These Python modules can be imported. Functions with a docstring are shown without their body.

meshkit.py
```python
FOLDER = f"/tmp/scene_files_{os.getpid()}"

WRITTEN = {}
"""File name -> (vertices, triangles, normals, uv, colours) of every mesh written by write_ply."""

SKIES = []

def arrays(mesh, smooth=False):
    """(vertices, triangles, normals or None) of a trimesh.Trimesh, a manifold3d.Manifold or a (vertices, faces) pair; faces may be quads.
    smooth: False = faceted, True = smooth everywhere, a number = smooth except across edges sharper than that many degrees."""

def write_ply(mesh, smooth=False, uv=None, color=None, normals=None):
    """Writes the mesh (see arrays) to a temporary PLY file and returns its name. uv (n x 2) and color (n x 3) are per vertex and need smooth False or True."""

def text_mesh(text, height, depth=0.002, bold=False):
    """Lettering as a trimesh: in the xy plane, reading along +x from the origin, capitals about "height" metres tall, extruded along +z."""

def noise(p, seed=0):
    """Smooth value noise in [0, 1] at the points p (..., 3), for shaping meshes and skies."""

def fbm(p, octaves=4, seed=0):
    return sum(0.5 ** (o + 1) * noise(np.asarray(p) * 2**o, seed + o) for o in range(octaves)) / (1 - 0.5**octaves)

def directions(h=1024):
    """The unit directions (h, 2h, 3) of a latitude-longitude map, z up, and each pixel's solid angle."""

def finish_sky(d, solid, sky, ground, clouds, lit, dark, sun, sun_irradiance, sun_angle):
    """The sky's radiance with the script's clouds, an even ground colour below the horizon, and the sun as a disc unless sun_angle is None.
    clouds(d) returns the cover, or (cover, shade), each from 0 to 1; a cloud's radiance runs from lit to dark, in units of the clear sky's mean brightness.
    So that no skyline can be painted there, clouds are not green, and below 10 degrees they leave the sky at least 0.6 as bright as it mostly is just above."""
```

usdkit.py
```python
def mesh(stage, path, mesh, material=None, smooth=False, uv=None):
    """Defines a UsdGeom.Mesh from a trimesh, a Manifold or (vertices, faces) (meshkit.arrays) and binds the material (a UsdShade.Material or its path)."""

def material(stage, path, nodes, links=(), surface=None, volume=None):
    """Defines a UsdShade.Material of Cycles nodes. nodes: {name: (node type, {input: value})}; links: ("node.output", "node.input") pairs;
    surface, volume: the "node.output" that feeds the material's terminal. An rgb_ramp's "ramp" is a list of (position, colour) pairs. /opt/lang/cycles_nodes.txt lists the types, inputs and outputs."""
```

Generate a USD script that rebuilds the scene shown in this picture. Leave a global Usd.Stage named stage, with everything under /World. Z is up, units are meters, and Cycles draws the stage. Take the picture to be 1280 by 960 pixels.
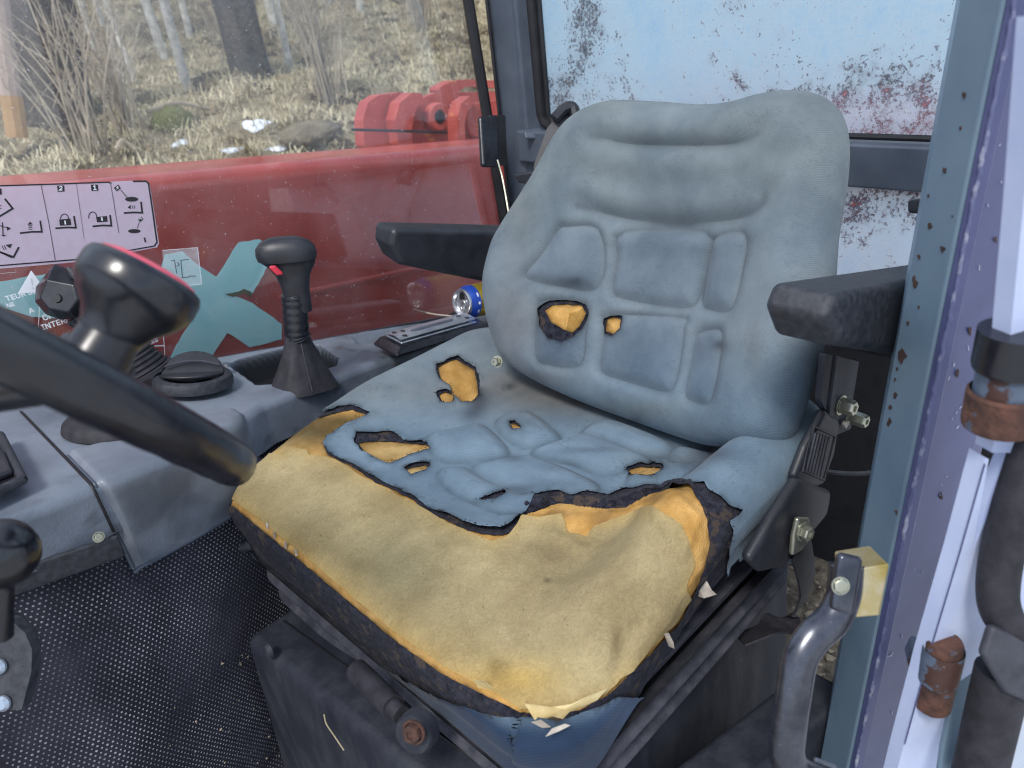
import math, random
import numpy as np, trimesh, usdkit, meshkit
from pxr import Usd, UsdGeom, UsdLux, UsdShade, Gf, Sdf, Vt
from shapely.geometry import Polygon, LineString
from shapely import contains_xy

stage = Usd.Stage.CreateInMemory()
UsdGeom.SetStageUpAxis(stage, UsdGeom.Tokens.z)
UsdGeom.SetStageMetersPerUnit(stage, 1.0)
W = UsdGeom.Xform.Define(stage, '/World')
UsdGeom.Scope.Define(stage, '/World/Looks')
rng = np.random.default_rng(7)
random.seed(7)

# ------------------------------------------------------------------ camera, sky, sun, exposure
# cab frame: +X towards the rear, +Y towards the driver's right, z = 0 on the cab floor
F = 930.0                                    # focal length in pixels of the 1280 x 960 photograph
PITCH, ROLL, YAW = np.radians([27, -7, 42])
CAM = np.array([0, 0, 1.0])
_f = np.array([np.sin(YAW) * np.cos(PITCH), np.cos(YAW) * np.cos(PITCH), -np.sin(PITCH)])
_r0 = np.array([np.cos(YAW), -np.sin(YAW), 0]); _u0 = np.cross(_r0, _f)
_r = _r0 * np.cos(ROLL) + _u0 * np.sin(ROLL)
_u = -_r0 * np.sin(ROLL) + _u0 * np.cos(ROLL)
cam = UsdGeom.Camera.Define(stage, '/World/camera')
cam.CreateHorizontalApertureAttr(36.0); cam.CreateVerticalApertureAttr(27.0)
cam.CreateFocalLengthAttr(36.0 * F / 1280)
cam.CreateClippingRangeAttr(Gf.Vec2f(0.02, 400))
cam.CreateFStopAttr(8.0); cam.CreateFocusDistanceAttr(0.85)
cam.CreateExposureAttr(0.45)
m = np.eye(4); m[0, :3], m[1, :3], m[2, :3], m[3, :3] = _r, _u, -_f, CAM
cam.AddTransformOp().Set(Gf.Matrix4d(m.tolist()))

SUN_EL, SUN_AZ = math.radians(56), math.radians(240)      # azimuth: atan2(x, y) of the direction towards the sun
sd = np.array([math.sin(SUN_AZ) * math.cos(SUN_EL), math.cos(SUN_AZ) * math.cos(SUN_EL), math.sin(SUN_EL)])
sky_m = usdkit.material(stage, '/World/Looks/sky', {
    's': ('sky_texture', {'sky_type': 'single_scattering', 'sun_disc': False, 'sun_elevation': SUN_EL, 'sun_rotation': SUN_AZ, 'aerosol_density': 2.5}),
    'g': ('texture_coordinate', {}), 'x': ('separate_xyz', {}),
    'n': ('noise_texture', {'scale': 2.2, 'detail': 6}), 'r': ('rgb_ramp', {'ramp': [(0.35, (0, 0, 0)), (0.62, (1, 1, 1))]}),
    'c': ('mix', {'color2': (4.6, 5.3, 6.4)}),
    'b': ('background_shader', {'strength': 0.15})},
    [('g.generated', 'n.vector'), ('n.fac', 'r.fac'), ('r.color', 'c.fac'), ('s.color', 'c.color1'), ('c.color', 'b.color')], surface='b.background')
dome = UsdLux.DomeLight.Define(stage, '/World/sky')
UsdShade.MaterialBindingAPI.Apply(dome.GetPrim()).Bind(sky_m)
dome.GetPrim().SetCustomDataByKey('kind', 'structure')
sun = UsdLux.DistantLight.Define(stage, '/World/sun')
sun.CreateIntensityAttr(0.52); sun.CreateAngleAttr(14.0); sun.CreateColorAttr(Gf.Vec3f(1, 0.97, 0.93))
sun.GetPrim().CreateAttribute('inputs:normalize', Sdf.ValueTypeNames.Bool).Set(True)
zc = sd; xc = np.cross([0, 0, 1.0], zc); xc /= np.linalg.norm(xc); yc = np.cross(zc, xc)
mm = np.eye(4); mm[0, :3], mm[1, :3], mm[2, :3] = xc, yc, zc
sun.AddTransformOp().Set(Gf.Matrix4d(mm.tolist()))

# ------------------------------------------------------------------ helpers: placing
def ray(px, py):
    return _f + _r * (px - 640) / F - _u * (py - 480) / F
def at(px, py, x=None, y=None, z=None, d=None, plane=None):
    """The point of the place seen at pixel (px, py) of the photograph, on the plane x, y, z = const, on (normal, k), or d metres deep."""
    r = ray(px, py)
    if x is not None: t = (x - CAM[0]) / r[0]
    elif y is not None: t = (y - CAM[1]) / r[1]
    elif z is not None: t = (z - CAM[2]) / r[2]
    elif plane is not None: t = (plane[1] - CAM @ plane[0]) / (r @ plane[0])
    else: t = d
    return CAM + r * t
def pix(P):
    v = np.asarray(P) - CAM; z = v @ _f
    return np.stack([640 + F * (v @ _r) / z, 480 - F * (v @ _u) / z], -1)
def polydist(p, poly):
    """Signed distance of the points p (n, 2) to a polygon, negative inside."""
    poly = np.asarray(poly, float); d = np.full(len(p), 1e9)
    for a, b in zip(poly, np.roll(poly, -1, 0)):
        ab = b - a; L = ab @ ab
        if L < 1e-18: continue
        t = np.clip(((p - a) @ ab) / L, 0, 1)
        d = np.minimum(d, np.hypot(*(p - a - t[:, None] * ab).T))
    return np.where(contains_xy(Polygon(poly).buffer(0), p[:, 0], p[:, 1]), -d, d)
def linedist(p, line):
    line = np.asarray(line, float); d = np.full(len(p), 1e9)
    for a, b in zip(line[:-1], line[1:]):
        ab = b - a; t = np.clip(((p - a) @ ab) / max(ab @ ab, 1e-18), 0, 1)
        d = np.minimum(d, np.hypot(*(p - a - t[:, None] * ab).T))
    return d
def sstep(a, b, x):
    t = np.clip((np.asarray(x, float) - a) / (b - a), 0, 1); return t * t * (3 - 2 * t)

# ------------------------------------------------------------------ helpers: prims
taken = {}
def numbered(path):
    n = taken.get(path, 0); taken[path] = n + 1
    return path if n == 0 else f'{path}_{n:03d}'
origin = {}
def tag(prim, label=None, cat=None, group=None, kind=None):
    p = prim.GetPrim() if hasattr(prim, 'GetPrim') else prim
    for k, v in (('label', label), ('category', cat), ('group', group), ('kind', kind)):
        if v: p.SetCustomDataByKey(k, v)
    return p
def thing(name, label, cat, loc=(0, 0, 0), group=None, kind=None):
    path = numbered('/World/' + name)
    x = UsdGeom.Xform.Define(stage, path); x.AddTranslateOp().Set(Gf.Vec3d(*map(float, loc)))
    origin[path] = np.asarray(loc, float)
    tag(x, label, cat, group, kind)
    return path
def cat(*ms):
    out = []
    for q in ms:
        if isinstance(q, (tuple, list)) and len(q) == 2 and not isinstance(q[0], trimesh.Trimesh):
            v, f, _ = meshkit.arrays(q); q = trimesh.Trimesh(v, f, process=False)
        out.append(q)
    return trimesh.util.concatenate(out)
def part(parent, name, mesh, mat, smooth=35, cd=None, label=None, kind=None):
    """A mesh in world coordinates under the thing (or part) parent."""
    o = origin.get(parent, np.zeros(3)); path = numbered(f'{parent}/{name}')
    if isinstance(mesh, trimesh.Trimesh): mesh = trimesh.Trimesh(mesh.vertices - o, mesh.faces, process=False)
    else: mesh = (np.asarray(mesh[0]) - o, mesh[1])
    m = usdkit.mesh(stage, path, mesh, M[mat], smooth=smooth)
    if cd is not None:
        UsdGeom.PrimvarsAPI(m).CreatePrimvar('Cd', Sdf.ValueTypeNames.Color3fArray, 'vertex').Set(Vt.Vec3fArray.FromNumpy(np.asarray(cd, np.float32)))
    origin[path] = o
    if label or kind: tag(m, label, kind=kind)
    return path
def single(name, mesh, mat, label=None, cat_=None, group=None, kind=None, smooth=35, cd=None):
    path = part('/World', name, mesh, mat, smooth, cd)
    tag(stage.GetPrimAtPath(path), label, cat_, group, kind)
    return path

# ------------------------------------------------------------------ helpers: shapes
ICO = {k: trimesh.creation.icosphere(k).vertices for k in (1, 2)}
def hull(pts, r=0.003, lvl=1):
    """The convex hull of spheres at the points: a block with rounded edges."""
    pts = np.asarray(pts, float); r = np.broadcast_to(r, len(pts))
    m = trimesh.convex.convex_hull(np.vstack([p + ICO[lvl] * q for p, q in zip(pts, r)]))
    return m
def box(c, s, r=0.002, R=None, lvl=1):
    s = np.asarray(s, float) / 2 - r
    k = np.array([[a, b, d] for a in (-1, 1) for b in (-1, 1) for d in (-1, 1)]) * s
    if R is not None: k = k @ np.asarray(R).T
    return hull(k + np.asarray(c), r, lvl)
def extr(poly, vec, r=0.0):
    """A flat polygon (n, 3) given depth along vec; concave outlines allowed."""
    P = np.asarray(poly, float); v = np.asarray(vec, float)
    n = np.zeros(3)
    for a, b in zip(P, np.roll(P, -1, 0)): n += np.cross(a, b)
    n /= np.linalg.norm(n); e1 = P[1] - P[0]; e1 -= n * (e1 @ n); e1 /= np.linalg.norm(e1); e2 = np.cross(n, e1)
    q = np.stack([(P - P[0]) @ e1, (P - P[0]) @ e2], 1)
    pg = Polygon(q).buffer(0)
    if r: pg = pg.buffer(-r).buffer(2 * r).buffer(-r)
    out = []
    for g in getattr(pg, 'geoms', [pg]):
        tv, tf = trimesh.creation.triangulate_polygon(g, engine='earcut')
        base = P[0] + tv[:, :1] * e1 + tv[:, 1:] * e2
        if v @ n > 0: tf = tf[:, ::-1]
        k = len(tv); faces = [tf, tf[:, ::-1] + k]
        ed = np.sort(np.vstack([tf[:, [0, 1]], tf[:, [1, 2]], tf[:, [2, 0]]]), 1)
        raw = np.vstack([tf[:, [0, 1]], tf[:, [1, 2]], tf[:, [2, 0]]])
        u, idx, cnt = np.unique(ed, axis=0, return_index=True, return_counts=True)
        e = raw[idx[cnt == 1]]
        faces += [np.stack([e[:, 1], e[:, 0], e[:, 0] + k], 1), np.stack([e[:, 1], e[:, 0] + k, e[:, 1] + k], 1)]
        out.append(trimesh.Trimesh(np.vstack([base, base + v]), np.vstack(faces), process=False))
    return trimesh.util.concatenate(out)
def spline(pts, n=8):
    P = np.asarray(pts, float); out = []
    Q = np.vstack([2 * P[0] - P[1], P, 2 * P[-1] - P[-2]])
    for i in range(1, len(Q) - 2):
        for t in np.linspace(0, 1, n, endpoint=False):
            a, b, c, d = Q[i - 1:i + 3]
            out.append(0.5 * (2 * b + (c - a) * t + (2 * a - 5 * b + 4 * c - d) * t * t + (3 * b - a - 3 * c + d) * t ** 3))
    return np.vstack([out, P[-1:]])
def tube(path, r, n=10, flat=1.0, up=None, closed=False, cap=True):
    P = np.asarray(path, float); k = len(P); r = np.broadcast_to(r, k)
    T = np.gradient(P, axis=0) if not closed else np.roll(P, -1, 0) - np.roll(P, 1, 0)
    T /= np.linalg.norm(T, axis=1, keepdims=True)
    u = np.asarray(up if up is not None else ([0, 0, 1] if abs(T[0][2]) < 0.9 else [1, 0, 0]), float)
    V = []
    for p, t, q in zip(P, T, r):
        u = u - t * (u @ t); u /= np.linalg.norm(u); w = np.cross(t, u)
        a = np.arange(n) * 2 * np.pi / n
        V.append(p + q * (np.cos(a)[:, None] * u * flat + np.sin(a)[:, None] * w))
    V = np.vstack(V); fs = []
    for i in range(k if closed else k - 1):
        a = i * n; b = ((i + 1) % k) * n
        for j in range(n):
            j2 = (j + 1) % n
            fs += [(a + j, a + j2, b + j2), (a + j, b + j2, b + j)]
    if not closed and cap:
        V = np.vstack([V, P[:1], P[-1:]]); s, e = len(V) - 2, len(V) - 1
        for j in range(n):
            fs += [(s, (j + 1) % n, j), (e, (k - 1) * n + j, (k - 1) * n + (j + 1) % n)]
    return trimesh.Trimesh(V, np.array(fs), process=False)
def lathe(prof, base, axis, n=32, e1=None, sx=1.0):
    """Profile [(radius, height)] turned about axis from base; sx squashes it along the second direction."""
    ax = np.asarray(axis, float); ax /= np.linalg.norm(ax)
    e = np.asarray(e1 if e1 is not None else ([1, 0, 0] if abs(ax[0]) < 0.8 else [0, 1, 0]), float)
    e = e - ax * (e @ ax); e /= np.linalg.norm(e); w = np.cross(ax, e)
    a = np.arange(n) * 2 * np.pi / n
    V = np.vstack([np.asarray(base) + ax * h + r * (np.cos(a)[:, None] * e + sx * np.sin(a)[:, None] * w) for r, h in prof])
    fs = []
    for i in range(len(prof) - 1):
        for j in range(n):
            j2 = (j + 1) % n
            fs += [(i * n + j, i * n + j2, i * n + n + j2), (i * n + j, i * n + n + j2, i * n + n + j)]
    return trimesh.Trimesh(V, np.array(fs), process=False)
def gridmesh(P, keep=None, flip=False):
    """A sheet from an (a, b, 3) array of points; keep masks vertices (True stays)."""
    a, b = P.shape[:2]; i = np.arange(a * b).reshape(a, b)
    q = np.stack([i[:-1, :-1], i[1:, :-1], i[1:, 1:], i[:-1, 1:]], -1).reshape(-1, 4)
    if flip: q = q[:, ::-1]
    f = np.vstack([q[:, [0, 1, 2]], q[:, [0, 2, 3]]])
    V = P.reshape(-1, 3)
    if keep is not None: f = f[keep[f].sum(1) >= 3] if keep.dtype == bool else f
    used = np.unique(f); mp = np.full(len(V), -1); mp[used] = np.arange(len(used))
    return trimesh.Trimesh(V[used], mp[f], process=False), used
def clipmesh(P, val, cd=None, nrm=None):
    """The part of a sheet (a, b, 3) where val > 0, cut exactly along val = 0. Returns (mesh, colours)."""
    a, b = P.shape[:2]; i = np.arange(a * b).reshape(a, b)
    q = np.stack([i[:-1, :-1], i[1:, :-1], i[1:, 1:], i[:-1, 1:]], -1).reshape(-1, 4)
    f = np.vstack([q[:, [0, 1, 2]], q[:, [0, 2, 3]]]); V = P.reshape(-1, 3)
    val = np.where(np.abs(val) < 1e-6, 1e-6, val); n = (val[f] > 0).sum(1)
    tri = [f[n == 3]]; VV, CC = [V], [cd] if cd is not None else []
    count = len(V)
    for k in (1, 2):
        g = f[n == k]; odd = (val[g] > 0) if k == 1 else (val[g] < 0); j = odd.argmax(1); r = np.arange(len(g))
        A0, B1, C1 = g[r, j], g[r, (j + 1) % 3], g[r, (j + 2) % 3]
        e = []
        for o in (B1, C1):
            t = (val[A0] / (val[A0] - val[o]))[:, None]; VV.append(V[A0] + t * (V[o] - V[A0]))
            if cd is not None: CC.append(cd[A0] + t * (cd[o] - cd[A0]))
            e.append(count + np.arange(len(g))); count += len(g)
        if k == 1: tri.append(np.stack([A0, e[0], e[1]], 1))
        else: tri += [np.stack([e[0], B1, C1], 1), np.stack([e[0], C1, e[1]], 1)]
    f = np.vstack(tri); V = np.vstack(VV); V_, inv = np.unique(np.round(V, 7), axis=0, return_inverse=True); 
    first = np.full(len(V_), -1); first[inv[::-1]] = np.arange(len(V))[::-1]
    f = inv.ravel()[f]; f = f[(f[:, 0] != f[:, 1]) & (f[:, 1] != f[:, 2]) & (f[:, 2] != f[:, 0])]
    used = np.unique(f); mp = np.full(len(V_), -1); mp[used] = np.arange(len(used))
    return trimesh.Trimesh(V_[used], mp[f], process=False), (np.vstack(CC)[first[used]] if cd is not None else None)
def bolt(p, axis, r=0.008, h=0.008, washer=1.5):
    a = np.asarray(axis, float); a /= np.linalg.norm(a)
    return cat(lathe([(0, 0), (r * washer, 0), (r * washer, r * 0.25), (r, r * 0.25)], p, a, 20),
               lathe([(r * 0.98, r * 0.2), (r, h * 0.85), (r * 0.85, h), (r * 0.45, h), (r * 0.42, h * 0.8), (0, h * 0.8)], p, a, 6))

# ------------------------------------------------------------------ materials
M = {}
def srgb(r, g, b):
    c = np.array([r, g, b]) / 255.0
    return tuple(np.where(c <= 0.04045, c / 12.92, ((c + 0.055) / 1.055) ** 2.4))
def mat(name, c1, c2=None, rough=0.5, scale=30, detail=6, bump=0.0, bscale=400, bdist=0.001, metallic=0.0, spec=0.5, cd=False, lo=0.35, hi=0.65,
        spots=None, sheen=0.0, coat=0.0, rrough=0.0, extra=None, stretch=None):
    """Principled material: two tones mixed by noise, optional spots [(scale, threshold, colour)], bump, and the mesh's own stain and painted shade colours (cd)."""
    N = {'g': ('geometry', {}), 'n': ('noise_texture', {'scale': scale, 'detail': detail, 'roughness': 0.62}),
         'r': ('rgb_ramp', {'ramp': [(lo, c1), (hi, c2 or c1)]}),
         'p': ('principled_bsdf', {'roughness': rough, 'metallic': metallic, 'specular_ior_level': spec, 'sheen_weight': sheen, 'coat_weight': coat, 'coat_roughness': 0.15})}
    vec = 'g.position'; L = []
    if stretch:
        N['mp'] = ('mapping', {'scale': stretch}); L += [('g.position', 'mp.vector')]; vec = 'mp.vector'
    L += [(vec, 'n.vector'), ('n.fac', 'r.fac')]
    col = 'r.color'
    for i, (sc, th, c) in enumerate(spots or []):
        N[f's{i}'] = ('noise_texture', {'scale': sc, 'detail': 4, 'roughness': 0.6}); N[f'sr{i}'] = ('rgb_ramp', {'ramp': [(th, (0, 0, 0)), (th + 0.04, (1, 1, 1))]})
        N[f'sm{i}'] = ('mix', {'color2': c})
        L += [('g.position', f's{i}.vector'), (f's{i}.fac', f'sr{i}.fac'), (f'sr{i}.color', f'sm{i}.fac'), (col, f'sm{i}.color1')]; col = f'sm{i}.color'
    if cd:
        N['a'] = ('attribute', {'attribute': 'Cd'}); N['am'] = ('mix', {'mix_type': 'multiply', 'fac': 1.0})
        L += [('a.color', 'am.color2'), (col, 'am.color1')]; col = 'am.color'
    L += [(col, 'p.base_color')]
    if rrough:
        N['rm'] = ('map_range', {'from_min': 0.3, 'from_max': 0.7, 'to_min': rough - rrough, 'to_max': rough + rrough}); L += [('n.fac', 'rm.value'), ('rm.result', 'p.roughness')]
    if bump:
        N['bn'] = ('noise_texture', {'scale': bscale, 'detail': 3}); N['b'] = ('bump', {'strength': bump, 'distance': bdist})
        L += [('g.position', 'bn.vector'), ('bn.fac', 'b.height'), ('b.normal', 'p.normal')]
    if extra: extra(N, L)
    M[name] = usdkit.material(stage, '/World/Looks/' + name, N, L, surface='p.BSDF')

def weave(N, L):
    """Fine diagonal ribs of the seat cloth."""
    N['w1'] = ('wave_texture', {'scale': 175, 'distortion': 0.6, 'detail': 1, 'bands_direction': 'diagonal'})
    N['w2'] = ('noise_texture', {'scale': 900, 'detail': 2})
    N['wa'] = ('math', {'math_type': 'multiply_add', 'value2': 0.55}); N['wb'] = ('bump', {'strength': 0.32, 'distance': 0.0006})
    L += [('g.position', 'w1.vector'), ('g.position', 'w2.vector'), ('w1.fac', 'wa.value1'), ('w2.fac', 'wa.value3'), ('wa.value', 'wb.height'), ('wb.normal', 'p.normal')]
    N['wc'] = ('map_range', {'from_min': 0.2, 'from_max': 1.3, 'to_min': 0.86, 'to_max': 1.1}); N['wm'] = ('mix', {'mix_type': 'multiply', 'fac': 1.0})
    L[:] = [q for q in L if q[1] != 'p.base_color']
    L += [('wa.value', 'wc.value'), ('am.color', 'wm.color1'), ('wc.result', 'wm.color2'), ('wm.color', 'p.base_color')]

mat('seat_cloth', srgb(96, 108, 117), srgb(114, 125, 132), 0.92, 16, cd=True, spec=0.12, sheen=0.06, extra=weave)
mat('lining_cloth', srgb(16, 18, 28), srgb(50, 51, 64), 0.97, 170, bump=1.0, bscale=800, bdist=0.003, spec=0.1, sheen=0.05, spots=[(45, 0.58, srgb(72, 62, 56))])
mat('foam', srgb(182, 138, 74), srgb(204, 162, 98), 0.95, 45, cd=True, bump=0.8, bscale=650, bdist=0.002, spec=0.1)
def fibres(N, L):
    N['f1'] = ('noise_texture', {'scale': 150, 'detail': 8, 'distortion': 2.8}); N['fb'] = ('bump', {'strength': 0.28, 'distance': 0.0012})
    L += [('g.position', 'f1.vector'), ('f1.fac', 'fb.height'), ('fb.normal', 'p.normal')]
    N['fc'] = ('map_range', {'from_min': 0.25, 'from_max': 0.75, 'to_min': 0.8, 'to_max': 1.18}); N['fm'] = ('mix', {'mix_type': 'multiply', 'fac': 1.0})
    L[:] = [q for q in L if q[1] != 'p.base_color']
    L += [('f1.fac', 'fc.value'), ('am.color', 'fm.color1'), ('fc.result', 'fm.color2'), ('fm.color', 'p.base_color')]
mat('felt', srgb(136, 122, 89), srgb(160, 146, 110), 0.85, 14, cd=True, spec=0.2, extra=fibres)
mat('film_scrap', srgb(190, 165, 110), srgb(215, 198, 150), 0.4, 60, spec=0.5)
mat('clear_scrap', srgb(150, 140, 128), srgb(188, 178, 164), 0.35, 60, spec=0.6)
mat('black_plastic', srgb(28, 29, 34), srgb(42, 43, 49), 0.42, 40, bump=0.25, bscale=1400, bdist=0.0006)
mat('worn_plastic', srgb(34, 36, 42), srgb(62, 65, 72), 0.5, 140, bump=0.6, bscale=1300, bdist=0.0008, rrough=0.08, lo=0.4, hi=0.75)
mat('gloss_black', srgb(13, 14, 19), srgb(22, 23, 30), 0.27, 30, spec=0.7, rrough=0.1)
mat('rubber', srgb(24, 24, 30), srgb(44, 43, 50), 0.7, 70, bump=0.4, bscale=700, bdist=0.0008)
mat('dusty_rubber', srgb(40, 42, 52), srgb(78, 78, 86), 0.8, 40, bump=0.6, bscale=900, bdist=0.001, lo=0.4, hi=0.72)
mat('base_metal', srgb(28, 31, 41), srgb(52, 55, 62), 0.6, 30, bump=0.4, bscale=260, bdist=0.001, spots=[(140, 0.72, srgb(120, 122, 124))], lo=0.42, hi=0.7, stretch=(1, 1, 0.35))
mat('mat_rubber', srgb(28, 28, 40), srgb(52, 52, 64), 0.85, 9, bump=0.2, bscale=300, lo=0.4, hi=0.66)
mat('mat_stud', srgb(70, 72, 86), srgb(186, 186, 192), 0.7, 7, lo=0.36, hi=0.66)
def orange_peel(N, L):
    N['v'] = ('voronoi_texture', {'scale': 430, 'feature': 'smooth_f1'}); N['vb'] = ('bump', {'strength': 0.3, 'distance': 0.0007, 'invert': True})
    L += [('g.position', 'v.vector'), ('v.distance', 'vb.height'), ('vb.normal', 'p.normal')]
mat('console_plastic', srgb(98, 106, 118), srgb(120, 128, 139), 0.38, 9, cd=True, extra=orange_peel, spec=0.5, lo=0.35, hi=0.68)
mat('cab_blue', srgb(94, 114, 130), srgb(106, 126, 140), 0.4, 12, spec=0.5, spots=[(75, 0.745, srgb(78, 58, 48))])
mat('cab_purple', srgb(62, 67, 102), srgb(76, 80, 116), 0.35, 16, spec=0.5, spots=[(60, 0.72, srgb(70, 72, 100)), (90, 0.755, srgb(88, 62, 52)), (230, 0.745, srgb(170, 170, 190))])
mat('cab_grey', srgb(66, 74, 86), srgb(80, 88, 100), 0.42, 12, spots=[(160, 0.76, srgb(130, 136, 142))])
mat('cab_dark', srgb(26, 28, 38), srgb(38, 40, 52), 0.6, 12, spots=[(160, 0.76, srgb(80, 82, 90))])
mat('flaked_edge', srgb(84, 88, 122), srgb(160, 162, 176), 0.5, 60, lo=0.5, hi=0.68)
mat('seal', srgb(15, 15, 18), srgb(28, 28, 32), 0.45, 30)
mat('seal_grey', srgb(38, 40, 48), srgb(66, 68, 76), 0.6, 30)
mat('floor_dirt', srgb(52, 48, 44), srgb(126, 118, 104), 0.95, 45, bump=0.8, bscale=120, bdist=0.004, spots=[(110, 0.66, srgb(150, 140, 120))])
mat('grit', srgb(96, 88, 76), srgb(158, 148, 130), 0.95, 60)
mat('net_fabric', srgb(10, 11, 16), srgb(20, 22, 30), 0.95, 60, bump=0.6, bscale=500)
mat('zinc', srgb(150, 152, 140), srgb(188, 186, 165), 0.34, 60, metallic=0.85)
mat('brass_zinc', srgb(170, 150, 86), srgb(196, 190, 172), 0.38, 26, metallic=0.6, spots=[(60, 0.68, srgb(110, 84, 40))])
mat('dark_steel', srgb(64, 66, 74), srgb(98, 100, 108), 0.24, 25, metallic=0.85, rrough=0.08, spots=[(210, 0.74, srgb(200, 200, 205))])
mat('polished_plate', srgb(168, 180, 196), srgb(208, 216, 226), 0.28, 20, metallic=0.75)
mat('rust', srgb(50, 34, 31), srgb(96, 64, 52), 0.9, 60, bump=0.8, bscale=200, bdist=0.002, spots=[(70, 0.66, srgb(74, 84, 100))])
mat('rust_dark', srgb(38, 28, 27), srgb(74, 50, 42), 0.9, 300)
mat('scratch_paint', srgb(150, 152, 180), srgb(190, 192, 205), 0.5, 40)
mat('rusty_blue', srgb(76, 88, 106), srgb(90, 102, 120), 0.6, 40, bump=0.4, bscale=150, spots=[(38, 0.5, srgb(66, 44, 38)), (120, 0.68, srgb(160, 160, 165))])
mat('red_button', srgb(170, 30, 50), srgb(200, 52, 70), 0.35)
mat('pink_cap', srgb(206, 70, 92), srgb(226, 104, 122), 0.3)
mat('boom_red', srgb(164, 60, 50), srgb(184, 74, 62), 0.36, 7, spec=0.6, coat=0.5, spots=[(90, 0.76, srgb(200, 150, 140))], rrough=0.08)
mat('lug_red', srgb(160, 60, 52), srgb(184, 88, 76), 0.45, 9, spots=[(7, 0.64, srgb(206, 140, 66))])
mat('cyan_paint', srgb(172, 240, 242), srgb(194, 248, 248), 0.5, 18, spots=[(120, 0.73, srgb(84, 120, 112)), (30, 0.72, srgb(96, 150, 150))])
mat('moss', srgb(70, 78, 40), srgb(110, 108, 66), 0.95, 60)
mat('ink', srgb(34, 32, 38), None, 0.6)
mat('white_ink', srgb(222, 226, 232), None, 0.6)
mat('can_gold', srgb(170, 140, 36), srgb(214, 186, 70), 0.25, 20, metallic=0.8)
mat('can_blue', srgb(24, 60, 150), srgb(34, 74, 172), 0.35, metallic=0.2)
mat('can_silver', srgb(190, 192, 198), srgb(214, 216, 220), 0.25, metallic=0.9)
mat('can_green', srgb(40, 100, 60), None, 0.35)
mat('leaf_red', srgb(190, 70, 60), None, 0.4)
mat('straw', srgb(120, 108, 88), srgb(158, 148, 122), 0.9)
mat('door_paint', srgb(172, 184, 216), srgb(190, 200, 226), 0.3, 9, spec=0.5, spots=[(110, 0.74, srgb(120, 96, 90))])
mat('door_white', srgb(176, 186, 200), srgb(192, 200, 212), 0.5, 12)
mat('soil', srgb(84, 74, 58), srgb(156, 144, 116), 0.97, 2.2, bump=0.8, bscale=14, bdist=0.05, spots=[(3.4, 0.56, srgb(66, 54, 40)), (2.6, 0.66, srgb(96, 98, 52))])
mat('yard', srgb(160, 160, 160), srgb(188, 188, 186), 0.95, 3, bump=0.5, bscale=40, bdist=0.02)
mat('dry_grass', srgb(122, 106, 78), srgb(208, 198, 168), 0.9, 2.6, lo=0.34, hi=0.6)
mat('snow', srgb(225, 232, 242), None, 0.6)
mat('bark', srgb(150, 146, 136), srgb(206, 202, 192), 0.9, 14)
mat('twig', srgb(136, 124, 108), srgb(178, 166, 148), 0.9, 9)
mat('twig_far', srgb(140, 144, 144), srgb(186, 190, 192), 0.9, 5)
mat('dark_rock', srgb(84, 76, 66), srgb(130, 120, 100), 0.95, 6, bump=0.8, bscale=30, bdist=0.03)
mat('standin_bark', srgb(52, 46, 42), srgb(92, 84, 76), 0.95, 9, bump=0.9, bscale=26, bdist=0.03, stretch=(1, 1, 0.25))
mat('pale_wood', srgb(150, 132, 124), srgb(176, 158, 148), 0.85, 9, stretch=(1, 1, .2))
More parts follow.
